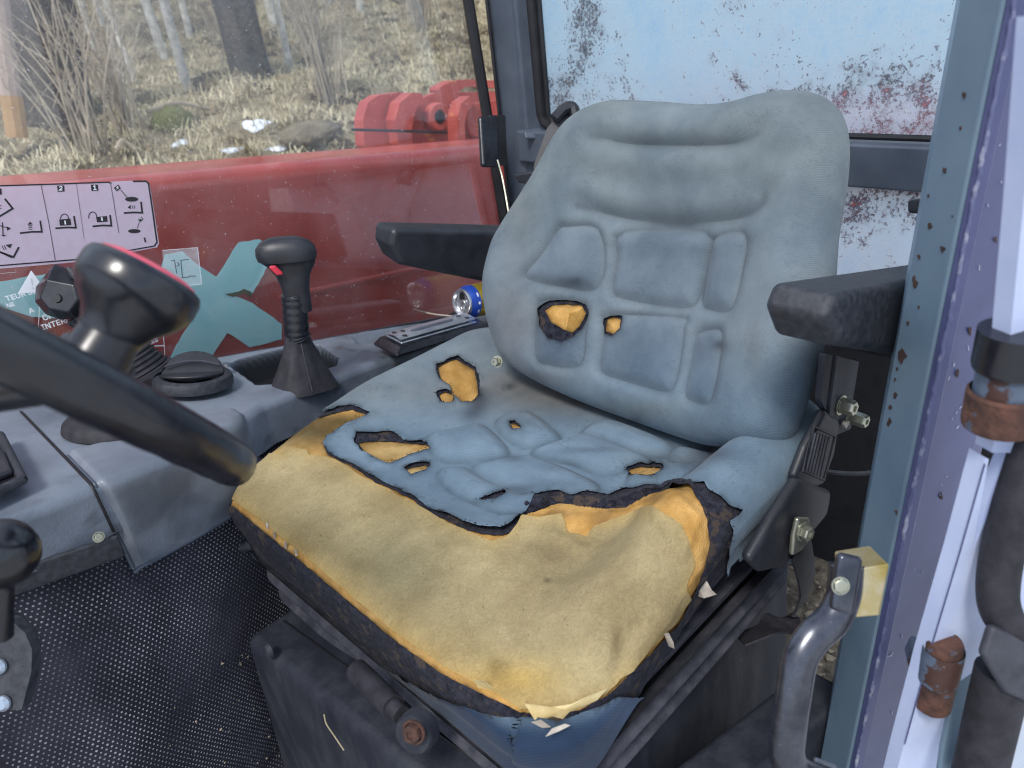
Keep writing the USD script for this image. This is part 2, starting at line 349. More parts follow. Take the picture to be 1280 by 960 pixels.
mat('orange_wood', srgb(156, 122, 84), srgb(178, 146, 106), 0.7, 6)
mat('pale_wall', srgb(214, 216, 218), srgb(226, 228, 230), 0.8, 3)

# panes
M['window_glass'] = usdkit.material(stage, '/World/Looks/window_glass', {
    'g': ('geometry', {}), 't': ('transparent_bsdf', {'color': (0.99, 0.997, 0.997)}), 'o': ('glossy_bsdf', {'roughness': 0.0, 'color': (1, 1, 1)}),
    'f': ('fresnel', {'IOR': 1.45}), 'm': ('mix_closure', {}),
    'n': ('noise_texture', {'scale': 9, 'detail': 8, 'roughness': 0.7}), 'r': ('map_range', {'from_min': 0.35, 'from_max': 0.75, 'to_min': 0.004, 'to_max': 0.04}),
    'n2': ('noise_texture', {'scale': 260, 'detail': 1}), 'r2': ('rgb_ramp', {'ramp': [(0.74, (0, 0, 0)), (0.79, (0.7, 0.7, 0.7))]}), 'ad': ('math', {'math_type': 'maximum'}),
    'd': ('diffuse_bsdf', {'color': (0.72, 0.75, 0.78)}), 'tr': ('translucent_bsdf', {'color': (0.72, 0.75, 0.78)}), 'dm': ('mix_closure', {'fac': 0.5}), 'm2': ('mix_closure', {})},
    [('t.BSDF', 'm.closure1'), ('o.BSDF', 'm.closure2'), ('f.fac', 'm.fac'), ('g.position', 'n.vector'), ('n.fac', 'r.value'), ('g.position', 'n2.vector'), ('n2.fac', 'r2.fac'),
     ('r.result', 'ad.value1'), ('r2.color', 'ad.value2'), ('d.BSDF', 'dm.closure1'), ('tr.BSDF', 'dm.closure2'),
     ('m.closure', 'm2.closure1'), ('dm.closure', 'm2.closure2'), ('ad.value', 'm2.fac')], surface='m2.closure')
def frost(name, low_z, edge_amt, far=0.0):
    """Frosted pane: a white, see-through-lit film with speckled holes, more of them towards the lower edge."""
    N = {'g': ('geometry', {}), 'x': ('separate_xyz', {}),
         't': ('transparent_bsdf', {'color': (0.9, 0.93, 0.95)}), 'd': ('diffuse_bsdf', {'color': (0.55, 0.64, 0.78)}), 'tr': ('translucent_bsdf', {}), 'dm': ('mix_closure', {'fac': 0.93}),
         'sh': ('transparent_bsdf', {'color': (0.9, 0.93, 0.97)}), 'fm': ('mix_closure', {'fac': 0.16}),
         'n1': ('noise_texture', {'scale': 170, 'detail': 4, 'roughness': 0.7}), 'n2': ('noise_texture', {'scale': 5, 'detail': 4, 'roughness': 0.6, 'distortion': 0.8}), 'n3': ('noise_texture', {'scale': 40, 'detail': 8, 'roughness': 0.75}),
         'zr': ('map_range', {'from_min': low_z, 'from_max': low_z + 0.11, 'to_min': edge_amt, 'to_max': far, 'clamp': True}),
         'k1': ('math', {'math_type': 'multiply_add', 'value2': 0.36}), 'k2': ('math', {'math_type': 'multiply_add', 'value2': 0.34}), 'z2': ('map_range', {'from_min': low_z - 0.01, 'from_max': low_z + 0.10, 'to_min': 0.5 if edge_amt > 0 else 0.28, 'to_max': 0.12, 'clamp': True}), 'k3': ('math', {'math_type': 'multiply_add', 'value2': 0.32}),
         'hr': ('rgb_ramp', {'ramp': [(0.602, (0, 0, 0)), (0.616, (1, 1, 1))]}), 'rr': ('rgb_ramp', {'ramp': [(0.40, (0.66, 0.90, 1.0)), (0.50, (0.80, 0.97, 1.0)), (0.556, (0.84, 0.98, 1.0)), (0.570, (0.16, 0.17, 0.19)), (0.6, (0.10, 0.11, 0.13))]}), 'm': ('mix_closure', {})}
    L = [('g.position', 'x.vector'), ('x.z', 'zr.value'), ('g.position', 'n1.vector'), ('g.position', 'n2.vector'), ('g.position', 'n3.vector'),
         ('zr.result', 'k1.value3'), ('n1.fac', 'k1.value1'), ('n2.fac', 'k2.value1'), ('k1.value', 'k2.value3'), ('n3.fac', 'k3.value1'), ('k2.value', 'k3.value3'),
         ('k3.value', 'hr.fac'), ('k3.value', 'rr.fac'), ('rr.color', 'tr.color'), ('d.BSDF', 'dm.closure1'), ('tr.BSDF', 'dm.closure2'),
         ('dm.closure', 'fm.closure1'), ('sh.BSDF', 'fm.closure2'), ('fm.closure', 'm.closure1'), ('t.BSDF', 'm.closure2'), ('hr.color', 'm.fac'), ('x.z', 'z2.value'), ('z2.result', 'fm.fac')]
    M[name] = usdkit.material(stage, '/World/Looks/' + name, N, L, surface='m.closure')
frost('frosted_glass', 0.78, 0.04)
frost('frosted_glass_low', 0.60, -0.045, 0.0)
def film(name, colour, opacity):
    M[name] = usdkit.material(stage, '/World/Looks/' + name, {'t': ('transparent_bsdf', {}), 'd': ('diffuse_bsdf', {'color': colour}), 'tr': ('translucent_bsdf', {'color': colour}), 'dm': ('mix_closure', {'fac': 0.35}),
        'g': ('geometry', {}), 'n': ('noise_texture', {'scale': 90, 'detail': 4}), 'r': ('map_range', {'from_min': 0.3, 'from_max': 0.7, 'to_min': opacity - 0.1, 'to_max': opacity + 0.1}), 'm': ('mix_closure', {})},
        [('g.position', 'n.vector'), ('n.fac', 'r.value'), ('r.result', 'm.fac'), ('d.BSDF', 'dm.closure1'), ('tr.BSDF', 'dm.closure2'), ('t.BSDF', 'm.closure1'), ('dm.closure', 'm.closure2')], surface='m.closure')
film('lilac_film', srgb(212, 202, 216), 0.64)
film('clear_film', srgb(200, 205, 208), 0.2)

# ================================================================== THE PLACE OUTSIDE
def ground_z(x, y):
    """Yard level around the machine, a rough bank beyond, then a wooded slope."""
    x, y = np.asarray(x, float), np.asarray(y, float)
    z = -0.9 + 1.22 * sstep(2.6, 4.6, y) + 0.13 * np.clip(y - 4.2, 0, 6) + 0.34 * np.clip(y - 9.5, 0, 25) + 0.12 * np.clip(x - 4, 0, 30) * sstep(3, 9, y)
    rough = sstep(2.6, 4.2, y)
    p = np.stack([x, y, 0 * x], -1)
    return z + rough * (0.30 * (meshkit.fbm(p * 0.9, 4, 3) - 0.5) + 0.16 * (meshkit.fbm(p * 4.5, 3, 5) - 0.5))
gx = np.concatenate([np.linspace(-60, -6, 28)[:-1], np.linspace(-6, 16, 276)[:-1], np.linspace(16, 80, 33)])
gy = np.concatenate([np.linspace(-60, 2, 32)[:-1], np.linspace(2, 14, 220)[:-1], np.linspace(14, 70, 57)])
GX, GY = np.meshgrid(gx, gy, indexing='ij')
GZ = ground_z(GX, GY)
gm, _ = gridmesh(np.stack([GX, GY, GZ], -1))
single('hillside', gm, 'soil', kind='structure', smooth=True)
yd = np.array([[-30, -30, -0.895], [30, -30, -0.895], [30, 2.2, -0.895], [-30, 2.2, -0.895]])
single('yard', (yd, np.array([[0, 1, 2, 3]])), 'yard', kind='structure')

# dry grass: many bent blades in tufts
def grass(n, ymin, ymax, hmin, hmax, w):
    y = ymin + (ymax - ymin) * rng.random(n) ** 1.5
    x = -0.35 * y * 0 + (0.05 * y - 0.8) + rng.random(n) * (1.05 * y + 1.4)
    cx = np.round(x / 0.22 + rng.normal(0, 0.3, n)) * 0.22; cy = np.round(y / 0.22 + rng.normal(0, 0.3, n)) * 0.22
    b = np.stack([0.55 * x + 0.45 * cx, 0.55 * y + 0.45 * cy, 0 * x], -1)
    b[:, 2] = ground_z(b[:, 0], b[:, 1]) - 0.01
    a = rng.random(n) * 2 * np.pi; h = hmin + (hmax - hmin) * rng.random(n) ** 2
    lean = rng.normal(1.15, 0.4, n)
    dirv = np.stack([np.cos(a), np.sin(a), 0 * a], -1)
    side = np.stack([-np.sin(a), np.cos(a), 0 * a], -1) * (w * (0.6 + rng.random(n)))[:, None]
    mid = b + dirv * (h * 0.45 * np.sin(lean))[:, None] + np.array([0, 0, 1]) * (h * 0.6 * np.cos(lean * 0.6))[:, None]
    tip = b + dirv * (h * np.sin(lean))[:, None] + np.array([0, 0, 1]) * (h * 0.75 * np.clip(np.cos(lean), 0.05, 1))[:, None]
    V = np.stack([b - side, b + side, mid - side * .7, mid + side * .7, tip], 1).reshape(-1, 3)
    f = np.array([[0, 1, 3], [0, 3, 2], [2, 3, 4]]); return V, (np.arange(n)[:, None, None] * 5 + f).reshape(-1, 3)
gv, gf = grass(80000, 3.2, 12, 0.04, 0.19, 0.0035)
single('dry_grass', (gv, gf), 'dry_grass', 'pale matted dry grass covering the bank behind the window', 'grass', kind='stuff', smooth=False)

for i, (px, py, Y, s, lab) in enumerate([(212, 135, 5.0, 0.10, 'snow patch left of the mossy hump on the bank'), (278, 152, 4.7, 0.12, 'snow patch below the dark stand-in trunk in the middle of the bank'), (316, 142, 4.9, 0.16, 'snow patch beside the dark boulder heap'),
                                    (348, 160, 4.6, 0.18, 'broad snow patch at the foot of the dark boulder heap'), (88, 192, 4.2, 0.15, 'snow patch straight above the pictogram sticker'), (116, 194, 4.2, 0.16, 'elongated snow patch right of the one above the pictogram sticker'), (366, 184, 4.3, 0.12, 'small snow patch under the boulder heap')]):
    q = at(px, py, y=Y); c = np.array([q[0], Y, float(ground_z(q[0], Y))])
    v = trimesh.creation.icosphere(3).vertices * [s, s * 0.9, 0.05]
    v = v * [0.62, 0.45, 0.4] * (0.75 + 0.5 * meshkit.noise(v * 12 + i * 7))[:, None]
    v = v + c; v[:, 2] += ground_z(v[:, 0], v[:, 1]) - c[2] + 0.0
    single('snow_patch', (v, trimesh.creation.icosphere(3).faces), 'snow', lab, 'snow patch', 'snow left on the bank', smooth=True)
for i, (px, py, Y, s, lab) in enumerate([(385, 150, 4.5, (0.22, 0.16, 0.08), 'dark earth mound with a steep face left of the red brackets'), (410, 168, 4.2, (0.16, 0.14, 0.06), 'low dark boulder touching the red brackets'), (368, 172, 4.2, (0.12, 0.12, 0.08), 'small round mossy stone under the dark earth mound')]):
    q = at(px, py, y=Y); b = trimesh.creation.icosphere(3)
    v = b.vertices * s * (0.75 + 0.5 * meshkit.fbm(b.vertices * 2.2 + i * 5))[:, None] + [q[0], Y, float(ground_z(q[0], Y)) + s[2] * 0.3]
    single('boulder', (v, b.faces), 'dark_rock', lab, 'boulder', smooth=True)
q = at(208, 125, y=5.3); b = trimesh.creation.icosphere(2)
single('moss_hump', (b.vertices * [0.13, 0.12, 0.10] * (0.8 + 0.4 * meshkit.noise(b.vertices * 3))[:, None] + [q[0], 5.3, float(ground_z(q[0], 5.3)) + 0.04], b.faces), 'moss', 'rounded olive moss hump in the dry grass', 'moss', smooth=True)
for (pa, pb, Y, lab) in [((130, 140), (158, 154), 4.8, 'short fallen grey branch beside the foot of the thick left stand-in trunk'), ((165, 82), (250, 90), 5.6, 'long pale fallen branch across the middle of the bank'), ((210, 178), (232, 190), 4.3, 'dark rotten stick above the boom edge')]:
    a, c = at(*pa, y=Y), at(*pb, y=Y)
    for w in (a, c): w[2] = float(ground_z(w[0], w[1])) + 0.05
    mid = (a + c) / 2 + [0, 0, 0.05]
    single('fallen_branch', tube(spline([a, mid, c], 5), [0.016] * 6 + [0.012] * 5, 6), 'twig', lab, 'branch')

# saplings and bushes
def branchy(base, top, r, n, length, seed, spread=0.55):
    g = np.random.default_rng(seed); out = []; d = top - base
    trunk = spline([base, base + d * 0.35 + g.normal(0, 0.03, 3), base + d * 0.7 + g.normal(0, 0.05, 3), top], 4)
    tr = tube(trunk, np.linspace(r, r * 0.3, len(trunk)), 6)
    for k in range(n):
        t = 0.25 + 0.72 * g.random(); p = base + d * t; a = g.random() * 6.283
        L = length * (1.15 - t) * (0.6 + 0.8 * g.random())
        e = p + np.array([math.cos(a) * spread, math.sin(a) * spread, 0.75]) * L
        mid = (p + e) / 2 + g.normal(0, 0.03, 3) * L
        out.append(tube([p, mid, e], [r * 0.34, r * 0.22, r * 0.1], 4, cap=False))
        for j in range(3):
            s = p + (e - p) * (0.4 + 0.5 * g.random()); e2 = s + np.array([g.normal(0, .5), g.normal(0, .5), 0.7]) * L * 0.4
            out.append(tube([s, e2], [r * 0.16, r * 0.07], 3, cap=False))
    return tr, cat(*out)
sap_label = 'thin bare grey sapling on the wooded slope above the bank'
protos = []
for k in range(4):
    H = 4.2 + 0.6 * k
    t = thing('sapling', sap_label, 'tree', (0, 0, 0), 'bare saplings on the slope')
    tr, cr = branchy(np.zeros(3), np.array([0.25 * (k - 1.5) * 0.4, 0.1, H]), 0.036 + 0.007 * k, 30, 1.1, 40 + k)
    part(t, 'trunk', tr, 'bark', True); part(t, 'crown', cr, 'twig_far', False)
    protos.append(t)
sap_px = [(150, 7.4), (196, 8.6), (214, 6.9), (236, 9.5), (258, 11), (300, 8.0), (322, 10), (345, 9), (352, 7.2), (395, 11), (418, 9.4), (440, 10.5), (455, 8.6), (478, 11.5), (500, 9.2), (512, 10.2), (530, 12), (552, 9.6), (570, 11), (588, 10), (130, 10), (112, 9), (60, 8), (40, 10.4), (175, 11.5), (280, 12), (408, 12.5), (465, 13), (540, 13.2), (15, 9), (90, 12), (365, 12), (228, 12.6), (595, 12.6), (490, 13.5), (312, 13.4)]
for i, (px, Y) in enumerate(sap_px):
    q = at(px, 40, y=Y)
    root = protos[i % 4] if i < 4 else numbered('/World/sapling')
    if i < 4: x = UsdGeom.Xform(stage.GetPrimAtPath(root))
    else:
        x = UsdGeom.Xform.Define(stage, root); x.GetPrim().GetReferences().AddInternalReference(protos[i % 4]); x.GetPrim().SetInstanceable(True)
        tag(x, sap_label, 'tree', 'bare saplings on the slope')
    g = np.random.default_rng(900 + i); s = 0.75 + 0.55 * g.random()
    x.ClearXformOpOrder()
    for op, v in ((x.AddTranslateOp(), Gf.Vec3d(float(q[0]), float(Y), float(ground_z(q[0], Y)) - 0.05)), (x.AddRotateZOp(), float(g.random() * 360)), (x.AddScaleOp(), Gf.Vec3f(s, s, s))): op.Set(v)
def bush(px, py, Y, n, h, label, seed):
    g = np.random.default_rng(seed); q = at(px, py, y=Y); b = np.array([q[0], Y, float(ground_z(q[0], Y)) - 0.03])
    t = thing('bush', label, 'bush', b); ms, fs = [], []
    for k in range(n):
        a = g.random() * 6.283; l = h * (0.5 + 0.6 * g.random()); sp = 0.08 + 0.42 * g.random()
        p0 = b + [g.normal(0, .05), g.normal(0, .05), 0]; p2 = p0 + np.array([math.cos(a) * sp, math.sin(a) * sp, 1]) * l; p1 = (p0 + p2) / 2 + np.array([-math.cos(a), -math.sin(a), 0.4]) * l * 0.06
        ms.append(tube(spline([p0, p1, p2], 3), np.linspace(0.008, 0.0025, 7), 4, cap=False))
        for j in range(5):
            s = p0 + (p2 - p0) * (0.3 + 0.65 * g.random()); e = s + np.array([g.normal(0, .5), g.normal(0, .5), .9]) * l * 0.2
            fs.append(tube([s, e], [0.0028, 0.0012], 3, cap=False))
    part(t, 'stem', cat(*ms), 'twig', True); part(t, 'twigs', cat(*fs), 'twig', False, kind='stuff')
bush(412, 112, 5.2, 34, 1.3, 'tall fan of bare pale stems just left of the red brackets', 1)
bush(105, 150, 5.0, 22, 1.2, 'tangled bare brown bush in front of the thick left stand-in trunk', 2)
bush(150, 128, 5.4, 26, 0.8, 'reddish tangle of fine twigs right of the thick left stand-in trunk', 3)
bush(285, 60, 7.5, 30, 1.4, 'bare bush high on the bank beside the dark stand-in trunk', 4)
bush(530, 60, 7.0, 36, 0.9, 'low beige brushwood above the red brackets', 5)
def band_trunk(l0, l1, r0, r1, Y, label):  # added trunk shapes standing in for dark bands mirrored in the side pane
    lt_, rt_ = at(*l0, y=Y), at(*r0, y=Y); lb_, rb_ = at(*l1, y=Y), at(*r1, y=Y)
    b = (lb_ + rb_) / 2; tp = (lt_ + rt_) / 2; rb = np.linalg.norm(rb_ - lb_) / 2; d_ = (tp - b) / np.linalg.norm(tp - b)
    t = thing('standin_trunk', label, 'reflection stand-in', b); g = np.random.default_rng(int(Y * 10)); pth = [b - d_ * 0.35 + [0, 0, 0]] + [b + d_ * k for k in (0.0, 0.25, 0.6, 1.2, 2.0, 3.2)]
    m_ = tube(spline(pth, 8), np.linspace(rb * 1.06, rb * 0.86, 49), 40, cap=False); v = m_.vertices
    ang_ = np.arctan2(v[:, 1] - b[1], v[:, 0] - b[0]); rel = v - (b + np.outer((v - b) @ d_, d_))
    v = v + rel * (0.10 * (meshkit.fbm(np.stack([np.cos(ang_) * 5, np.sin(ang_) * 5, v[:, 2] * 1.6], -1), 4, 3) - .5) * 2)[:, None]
    part(t, 'trunk', trimesh.Trimesh(v, m_.faces, process=False), 'standin_bark', True)
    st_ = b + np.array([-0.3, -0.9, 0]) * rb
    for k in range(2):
        s_ = b + d_ * (1.0 + k * 0.7); part(t, 'standin_limb', tube([s_, s_ + np.array([0.5 - k, -0.3, 0.35]) * 0.8, s_ + np.array([0.6 - 1.2 * k, -.5, .9])], [0.03, 0.018, 0.006], 6), 'bark', True)
band_trunk((8, 0), (35, 145), (92, 0), (117, 157), 6.2, 'thick dark trunk shape in place of a window reflection at the left end of the bank, behind the tangled bush')
band_trunk((263, 0), (302, 133), (317, 0), (347, 133), 6.6, 'dark trunk shape in place of a window reflection in the middle of the bank above the boom')
pst = thing('standin_post', 'pale post shape with an orange foot in place of a window reflection at the far left', 'post', at(24, 160, y=5.6))  # added post standing in for a pale reflection in the side pane
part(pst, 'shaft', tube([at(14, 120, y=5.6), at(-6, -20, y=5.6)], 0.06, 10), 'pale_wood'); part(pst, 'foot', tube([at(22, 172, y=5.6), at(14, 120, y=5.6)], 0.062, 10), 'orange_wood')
# far thicket
g = np.random.default_rng(77); ms = []
for k in range(900):
    Y = 12 + 12 * g.random(); q = at(-80 + 760 * g.random(), 30, y=Y); p = np.array([q[0], Y, float(ground_z(q[0], Y)) - .05]); h = 1.5 + 4 * g.random()
    e = p + [g.normal(0, .35), g.normal(0, .35), h]; ms.append(tube([p, (p + e) / 2 + g.normal(0, .05, 3), e], [0.022, 0.016, 0.006], 4, cap=False))
    for j in range(4):
        s = p + (e - p) * (.3 + .6 * g.random()); ms.append(tube([s, s + np.array([g.normal(0, .4), g.normal(0, .4), .7]) * .8], [0.009, 0.004], 3, cap=False))
single('far_thicket', cat(*ms), 'twig_far', 'pale grey far-off thicket filling the top of the slope', 'thicket', kind='stuff', smooth=False)

# timber shed across the yard (seen only as the reflection in the side window)
# ================================================================== BOOM
YB = 1.38
boom = thing('telescopic_boom', 'large dark red box-section boom with cyan stripes outside the side window', 'boom', (0.6, YB, 0.4))
def boom_top(x): return 0.834 - 0.133 * (x - 0.25)
xs = np.array([-1.2, 1.62]); sec = []
prof = [(YB, -0.62)] + [(YB, -0.05)] + [(YB + 0.032 * (1 - math.cos(a)), -0.032 + 0.032 * math.sin(a) - 0.0) for a in np.linspace(0, math.pi / 2, 9)] + [(YB + 0.16, 0.0), (YB + 0.20, 0.0)] + [(YB + 0.25, -0.03), (YB + 0.25, -0.62), (YB, -0.62)]
P = np.array([[[x, y, boom_top(x) + dz] for y, dz in prof] for x in np.linspace(-1.2, 1.62, 24)])
bm, _ = gridmesh(P, flip=False); 
cap = extr([(1.62, y, boom_top(1.62) + dz) for y, dz in prof[:-1]], (0.004, 0, 0))
part(boom, 'beam', cat(bm, cap), 'boom_red', 40)
part(boom, 'wear_rib', cat(*[hull([at(352, 372, y=YB) , (1.55, YB, at(352, 372, y=YB)[2] - 0.133 * (1.55 - at(352, 372, y=YB)[0]))], 0.007)]), 'boom_red')
def decal(parent, name, polys, mat_, y, th=0.0012, label=None):
    ms = [extr([at(a, b, y=y) for a, b in q], (0, -th, 0)) for q in polys]
    return part(parent, name, cat(*ms), mat_, False, label=label)
def rag(poly, amp, step, seed):
    """Roughens a pixel outline."""
    g = np.random.default_rng(seed); out = []
    for a, b in zip(np.asarray(poly, float), np.roll(np.asarray(poly, float), -1, 0)):
        n = max(1, int(np.hypot(*(b - a)) / step))
        for t in np.arange(n) / n: out.append(a + (b - a) * t + g.normal(0, amp, 2) * (t > 0))
    return out
decal(boom, 'cyan_stripe', [rag([(200, 338), (206, 318), (228, 314), (243, 328), (270, 346), (284, 325), (298, 303), (324, 299), (347, 318), (338, 326), (326, 348), (316, 366), (305, 361), (292, 366), (281, 367), (300, 372), (316, 379), (352, 405), (352, 424), (330, 430), (312, 434), (299, 425), (284, 416), (273, 432), (262, 450), (225, 465), (196, 475), (212, 448), (230, 415), (245, 390), (236, 380), (215, 360), (198, 345)], 0.5, 6, 1)], 'cyan_paint', YB - 0.0015, label='worn cyan cross stripe behind the gear lever')
decal(boom, 'cyan_stripe', [rag([(-80, 362), (0, 352), (60, 342), (128, 330), (160, 345), (150, 380), (75, 398), (40, 396), (0, 384), (-80, 384)], 0.4, 8, 2)], 'cyan_paint', YB - 0.0015, label='cyan stripe behind the joystick')
decal(boom, 'cyan_stripe', [rag([(-80, 470), (0, 476), (40, 488), (80, 500), (70, 530), (-80, 560)], 0.4, 8, 3)], 'cyan_paint', YB - 0.0015, label='cyan stripe under the steering wheel')
decal(boom, 'moss_line', [rag([(281, 368), (292, 366), (305, 361), (316, 366), (313, 371), (303, 366), (292, 371)], 0.8, 3, 4)], 'moss', YB - 0.003)
# the rear brackets carrying the boom
br = thing('boom_bracket', 'group of round-topped bright red bracket plates behind the boom', 'bracket', (1.9, 1.9, 0.4))
def lug(poly, y, th, mat_='lug_red', name='bracket_plate', label=None):
    return part(br, name, extr([at(a, b, y=y) for a, b in poly], (0.0, th, 0.0), 0.012), mat_, 30, label=label)
def arch(x0, x1, top, bot, bend=0.5, n=9):
    r = (x1 - x0) / 2; c = (x0 + x1) / 2; h = r * bend * 2
    return [(x0, bot)] + [(c - r * math.cos(a), top + h - h * math.sin(a)) for a in np.linspace(0, math.pi, n)] + [(x1, bot)]
lug([(456, 186), (454, 150), (460, 128), (474, 119), (495, 116), (515, 113), (505, 122), (497, 134), (494, 155), (490, 186)], 2.05, 0.05)
lug([(500, 184), (494, 150), (500, 128), (515, 116), (540, 116), (526, 126), (519, 140), (515, 160), (516, 184)], 1.98, 0.05)
lug([(512, 184), (516, 140), (526, 124), (545, 116), (625, 114), (625, 186)], 2.03, 0.03)
lug([(544, 118), (552, 108), (566, 101), (590, 99), (625, 101), (625, 111), (600, 108), (582, 109), (571, 116)], 2.25, 0.06)
lug([(573, 181), (572, 145), (577, 128), (588, 120), (604, 120), (604, 128), (592, 130), (584, 140), (581, 155), (582, 181)], 1.88, 0.05)
lug([(582, 181), (584, 140), (592, 131), (604, 128), (630, 124), (630, 181)], 1.92, 0.02)
pc = at(543, 146, y=2.02); part(br, 'pin', lathe([(0.0, .02), (0.022, .02), (0.022, 0.028), (0.04, 0.028), (0.044, 0.02), (0.044, 0)], pc, (0, -1, 0), 24), 'lug_red', label='round pin boss with a dark bore')
pc2 = at(594, 150, y=1.915); part(br, 'pin', lathe([(0.0, .014), (0.05, .014), (0.055, 0.008), (0.055, 0)], pc2, (0, -1, 0), 28), 'lug_red')
part(br, 'pin_bore', lathe([(0, .0295), (0.02, .0295), (0.02, 0.021)], pc, (0, -1, 0), 20), 'seal')
part(br, 'cylinder', tube([at(486, 186, y=2.15), at(497, 138, y=2.15)], 0.03, 12), 'dark_steel')
part(br, 'grease_line', tube([at(440, 162, y=1.97), at(575, 166, y=1.97)], 0.004, 6), 'seal')
part(br, 'hose_guard', hull([at(512, 178, y=2.1), at(572, 180, y=2.1), at(572, 160, y=2.1), at(520, 165, y=2.1)], 0.01), 'cab_dark')

# engine cover behind the rear window
hood = thing('engine_cover', 'rounded red engine cover seen blurred through the frosted rear window', 'cover', (2.0, 0.6, 0.0))
part(hood, 'panel', hull([(1.62, 0.1, 0.20), (1.62, 0.85, 0.20), (2.6, 0.1, 0.2), (2.6, 0.85, 0.2), (1.7, 0.14, 0.67), (1.7, 0.82, 0.69), (2.5, 0.14, 0.62), (2.5, 0.8, 0.62)], 0.05, 2), 'lug_red')
part(hood, 'air_intake', lathe([(0, 0.24), (0.075, 0.24), (0.085, 0.22), (0.085, 0.14), (0.05, 0.1), (0.05, 0)], (1.65, 1.02, 0.62), (0, 0, 1), 24), 'lug_red')

# ================================================================== CAB
cabx = 1.12
cab = thing('loader_cab', 'open blue-grey steel cab frame around the seat', 'cab', (0.6, 0.6, 0.0))
# floor and walls below the glass
part(cab, 'floor', box((0.35, 0.55, -0.02), (1.62, 1.06, 0.04), 0.004), 'floor_dirt')
part(cab, 'side_wall', box((0.2, 1.185, 0.22), (1.9, 0.03, 0.40), 0.004), 'cab_dark')
part(cab, 'rear_panel', box((cabx + 0.02, 0.62, 0.20), (0.03, 1.1, 0.56), 0.004), 'net_fabric', label='black mesh-covered rear panel behind the seat')
# right rear pillar
YW = 1.17
pl = [at(606, 0, x=1.10), at(671, 0, x=1.13)]
pill = np.array([(1.10, 1.165), (1.10, 1.085), (1.16, 1.06), (1.19, 1.09), (1.19, 1.18), (1.13, 1.19)])
part(cab, 'pillar', extr([(a, b, 0.28) for a, b in pill], (0, 0, 0.95), 0.006), 'cab_grey', 30, label='blue-grey corner pillar right of the side window')
part(cab, 'pillar_rib', extr([(1.094, 1.108, 0.3), (1.094, 1.098, 0.3), (1.101, 1.094, 0.3), (1.101, 1.11, 0.3)], (0, 0, 0.9)), 'cab_grey', False)
TILT = math.radians(4.0)                     # the side pane leans out a little towards the top
PN = np.array([0, math.cos(TILT), -math.sin(TILT)]); PK = float(PN @ [0, YW, 0.62])
def pane_y(z): return YW + (np.asarray(z) - 0.62) * math.tan(TILT)
wg = part(cab, 'side_window', cat(trimesh.Trimesh(*(lambda m: (np.c_[m.vertices[:, 0], pane_y(m.vertices[:, 2]) + m.vertices[:, 1], m.vertices[:, 2]], m.faces))(box((0.35, 0.0, 0.83), (1.50, 0.005, 0.84), 0.001)), process=False)), 'window_glass', False)
part(wg, 'window_seal', tube([(1.083, pane_y(.38) - 0.004, 0.38), (1.083, pane_y(1.24) - 0.004, 1.24)], 0.011, 8), 'seal')
part(wg, 'window_seal', tube([(-0.40, YW - 0.004, 0.69), (1.08, YW - 0.004, 0.385)], 0.008, 8), 'seal')
part(wg, 'window_seal', tube([(1.088, YW - 0.022, 0.42), (1.09, YW - 0.022, 1.24)], 0.004, 6), 'seal')
lt = part(cab, 'window_latch', hull([at(601, 150, d=1.42), at(618, 148, d=1.44), at(604, 205, d=1.42), at(620, 205, d=1.44)], 0.006), 'gloss_black', label='black window latch block on the pillar seal')
part(lt, 'latch_plate', hull([at(612, 146, d=1.43), at(630, 146, d=1.46), at(614, 205, d=1.43), at(632, 205, d=1.46)], 0.003), 'seal')
part(cab, 'pull_cable', tube(spline([at(622, 200, d=1.42), at(628, 222, d=1.42), at(634, 255, d=1.41), at(638, 280, d=1.41)], 5), 0.0018, 6), 'zinc')
# rear window: two panes, the rail between them
rl_z = at(900, 176, x=cabx)[2]
rw = part(cab, 'rear_window', box((cabx, 0.62, 1.03), (0.005, 0.87, 0.50), 0.001), 'frosted_glass', False, label='upper rear pane covered in pale blue frost')
part(rw, 'window_seal', tube([(cabx - 0.008, 1.053, 1.26), (cabx - 0.008, 1.053, 0.80), (cabx - 0.008, 1.046, 0.785), (cabx - 0.008, 1.03, 0.778)], 0.011, 8), 'seal')
part(rw, 'window_seal', tube([(cabx - 0.008, 1.035, 1.26), (cabx - 0.008, 1.035, 0.80), (cabx - 0.008, 1.02, 0.778), (cabx - 0.008, 0.2, 0.778)], 0.0045, 8), 'seal')
part(cab, 'rear_window', box((cabx, 0.62, 0.60), (0.005, 0.87, 0.29), 0.001), 'frosted_glass_low', False, label='lower rear pane with thin lilac frost')
rz0, rz1 = 0.712, 0.768
part(cab, 'rail', cat(hull([(cabx - 0.03, 1.10, rz0 + .004), (cabx - 0.03, 0.15, rz0 + .004), (cabx - 0.03, 1.10, rz1), (cabx - 0.03, 0.15, rz1), (cabx + 0.02, 1.10, rz0), (cabx + 0.02, .15, rz1), (cabx + 0.02, .15, rz0), (cabx + 0.02, 1.10, rz1)], 0.004)), 'cab_grey', label='blue-grey rail between the two rear panes')
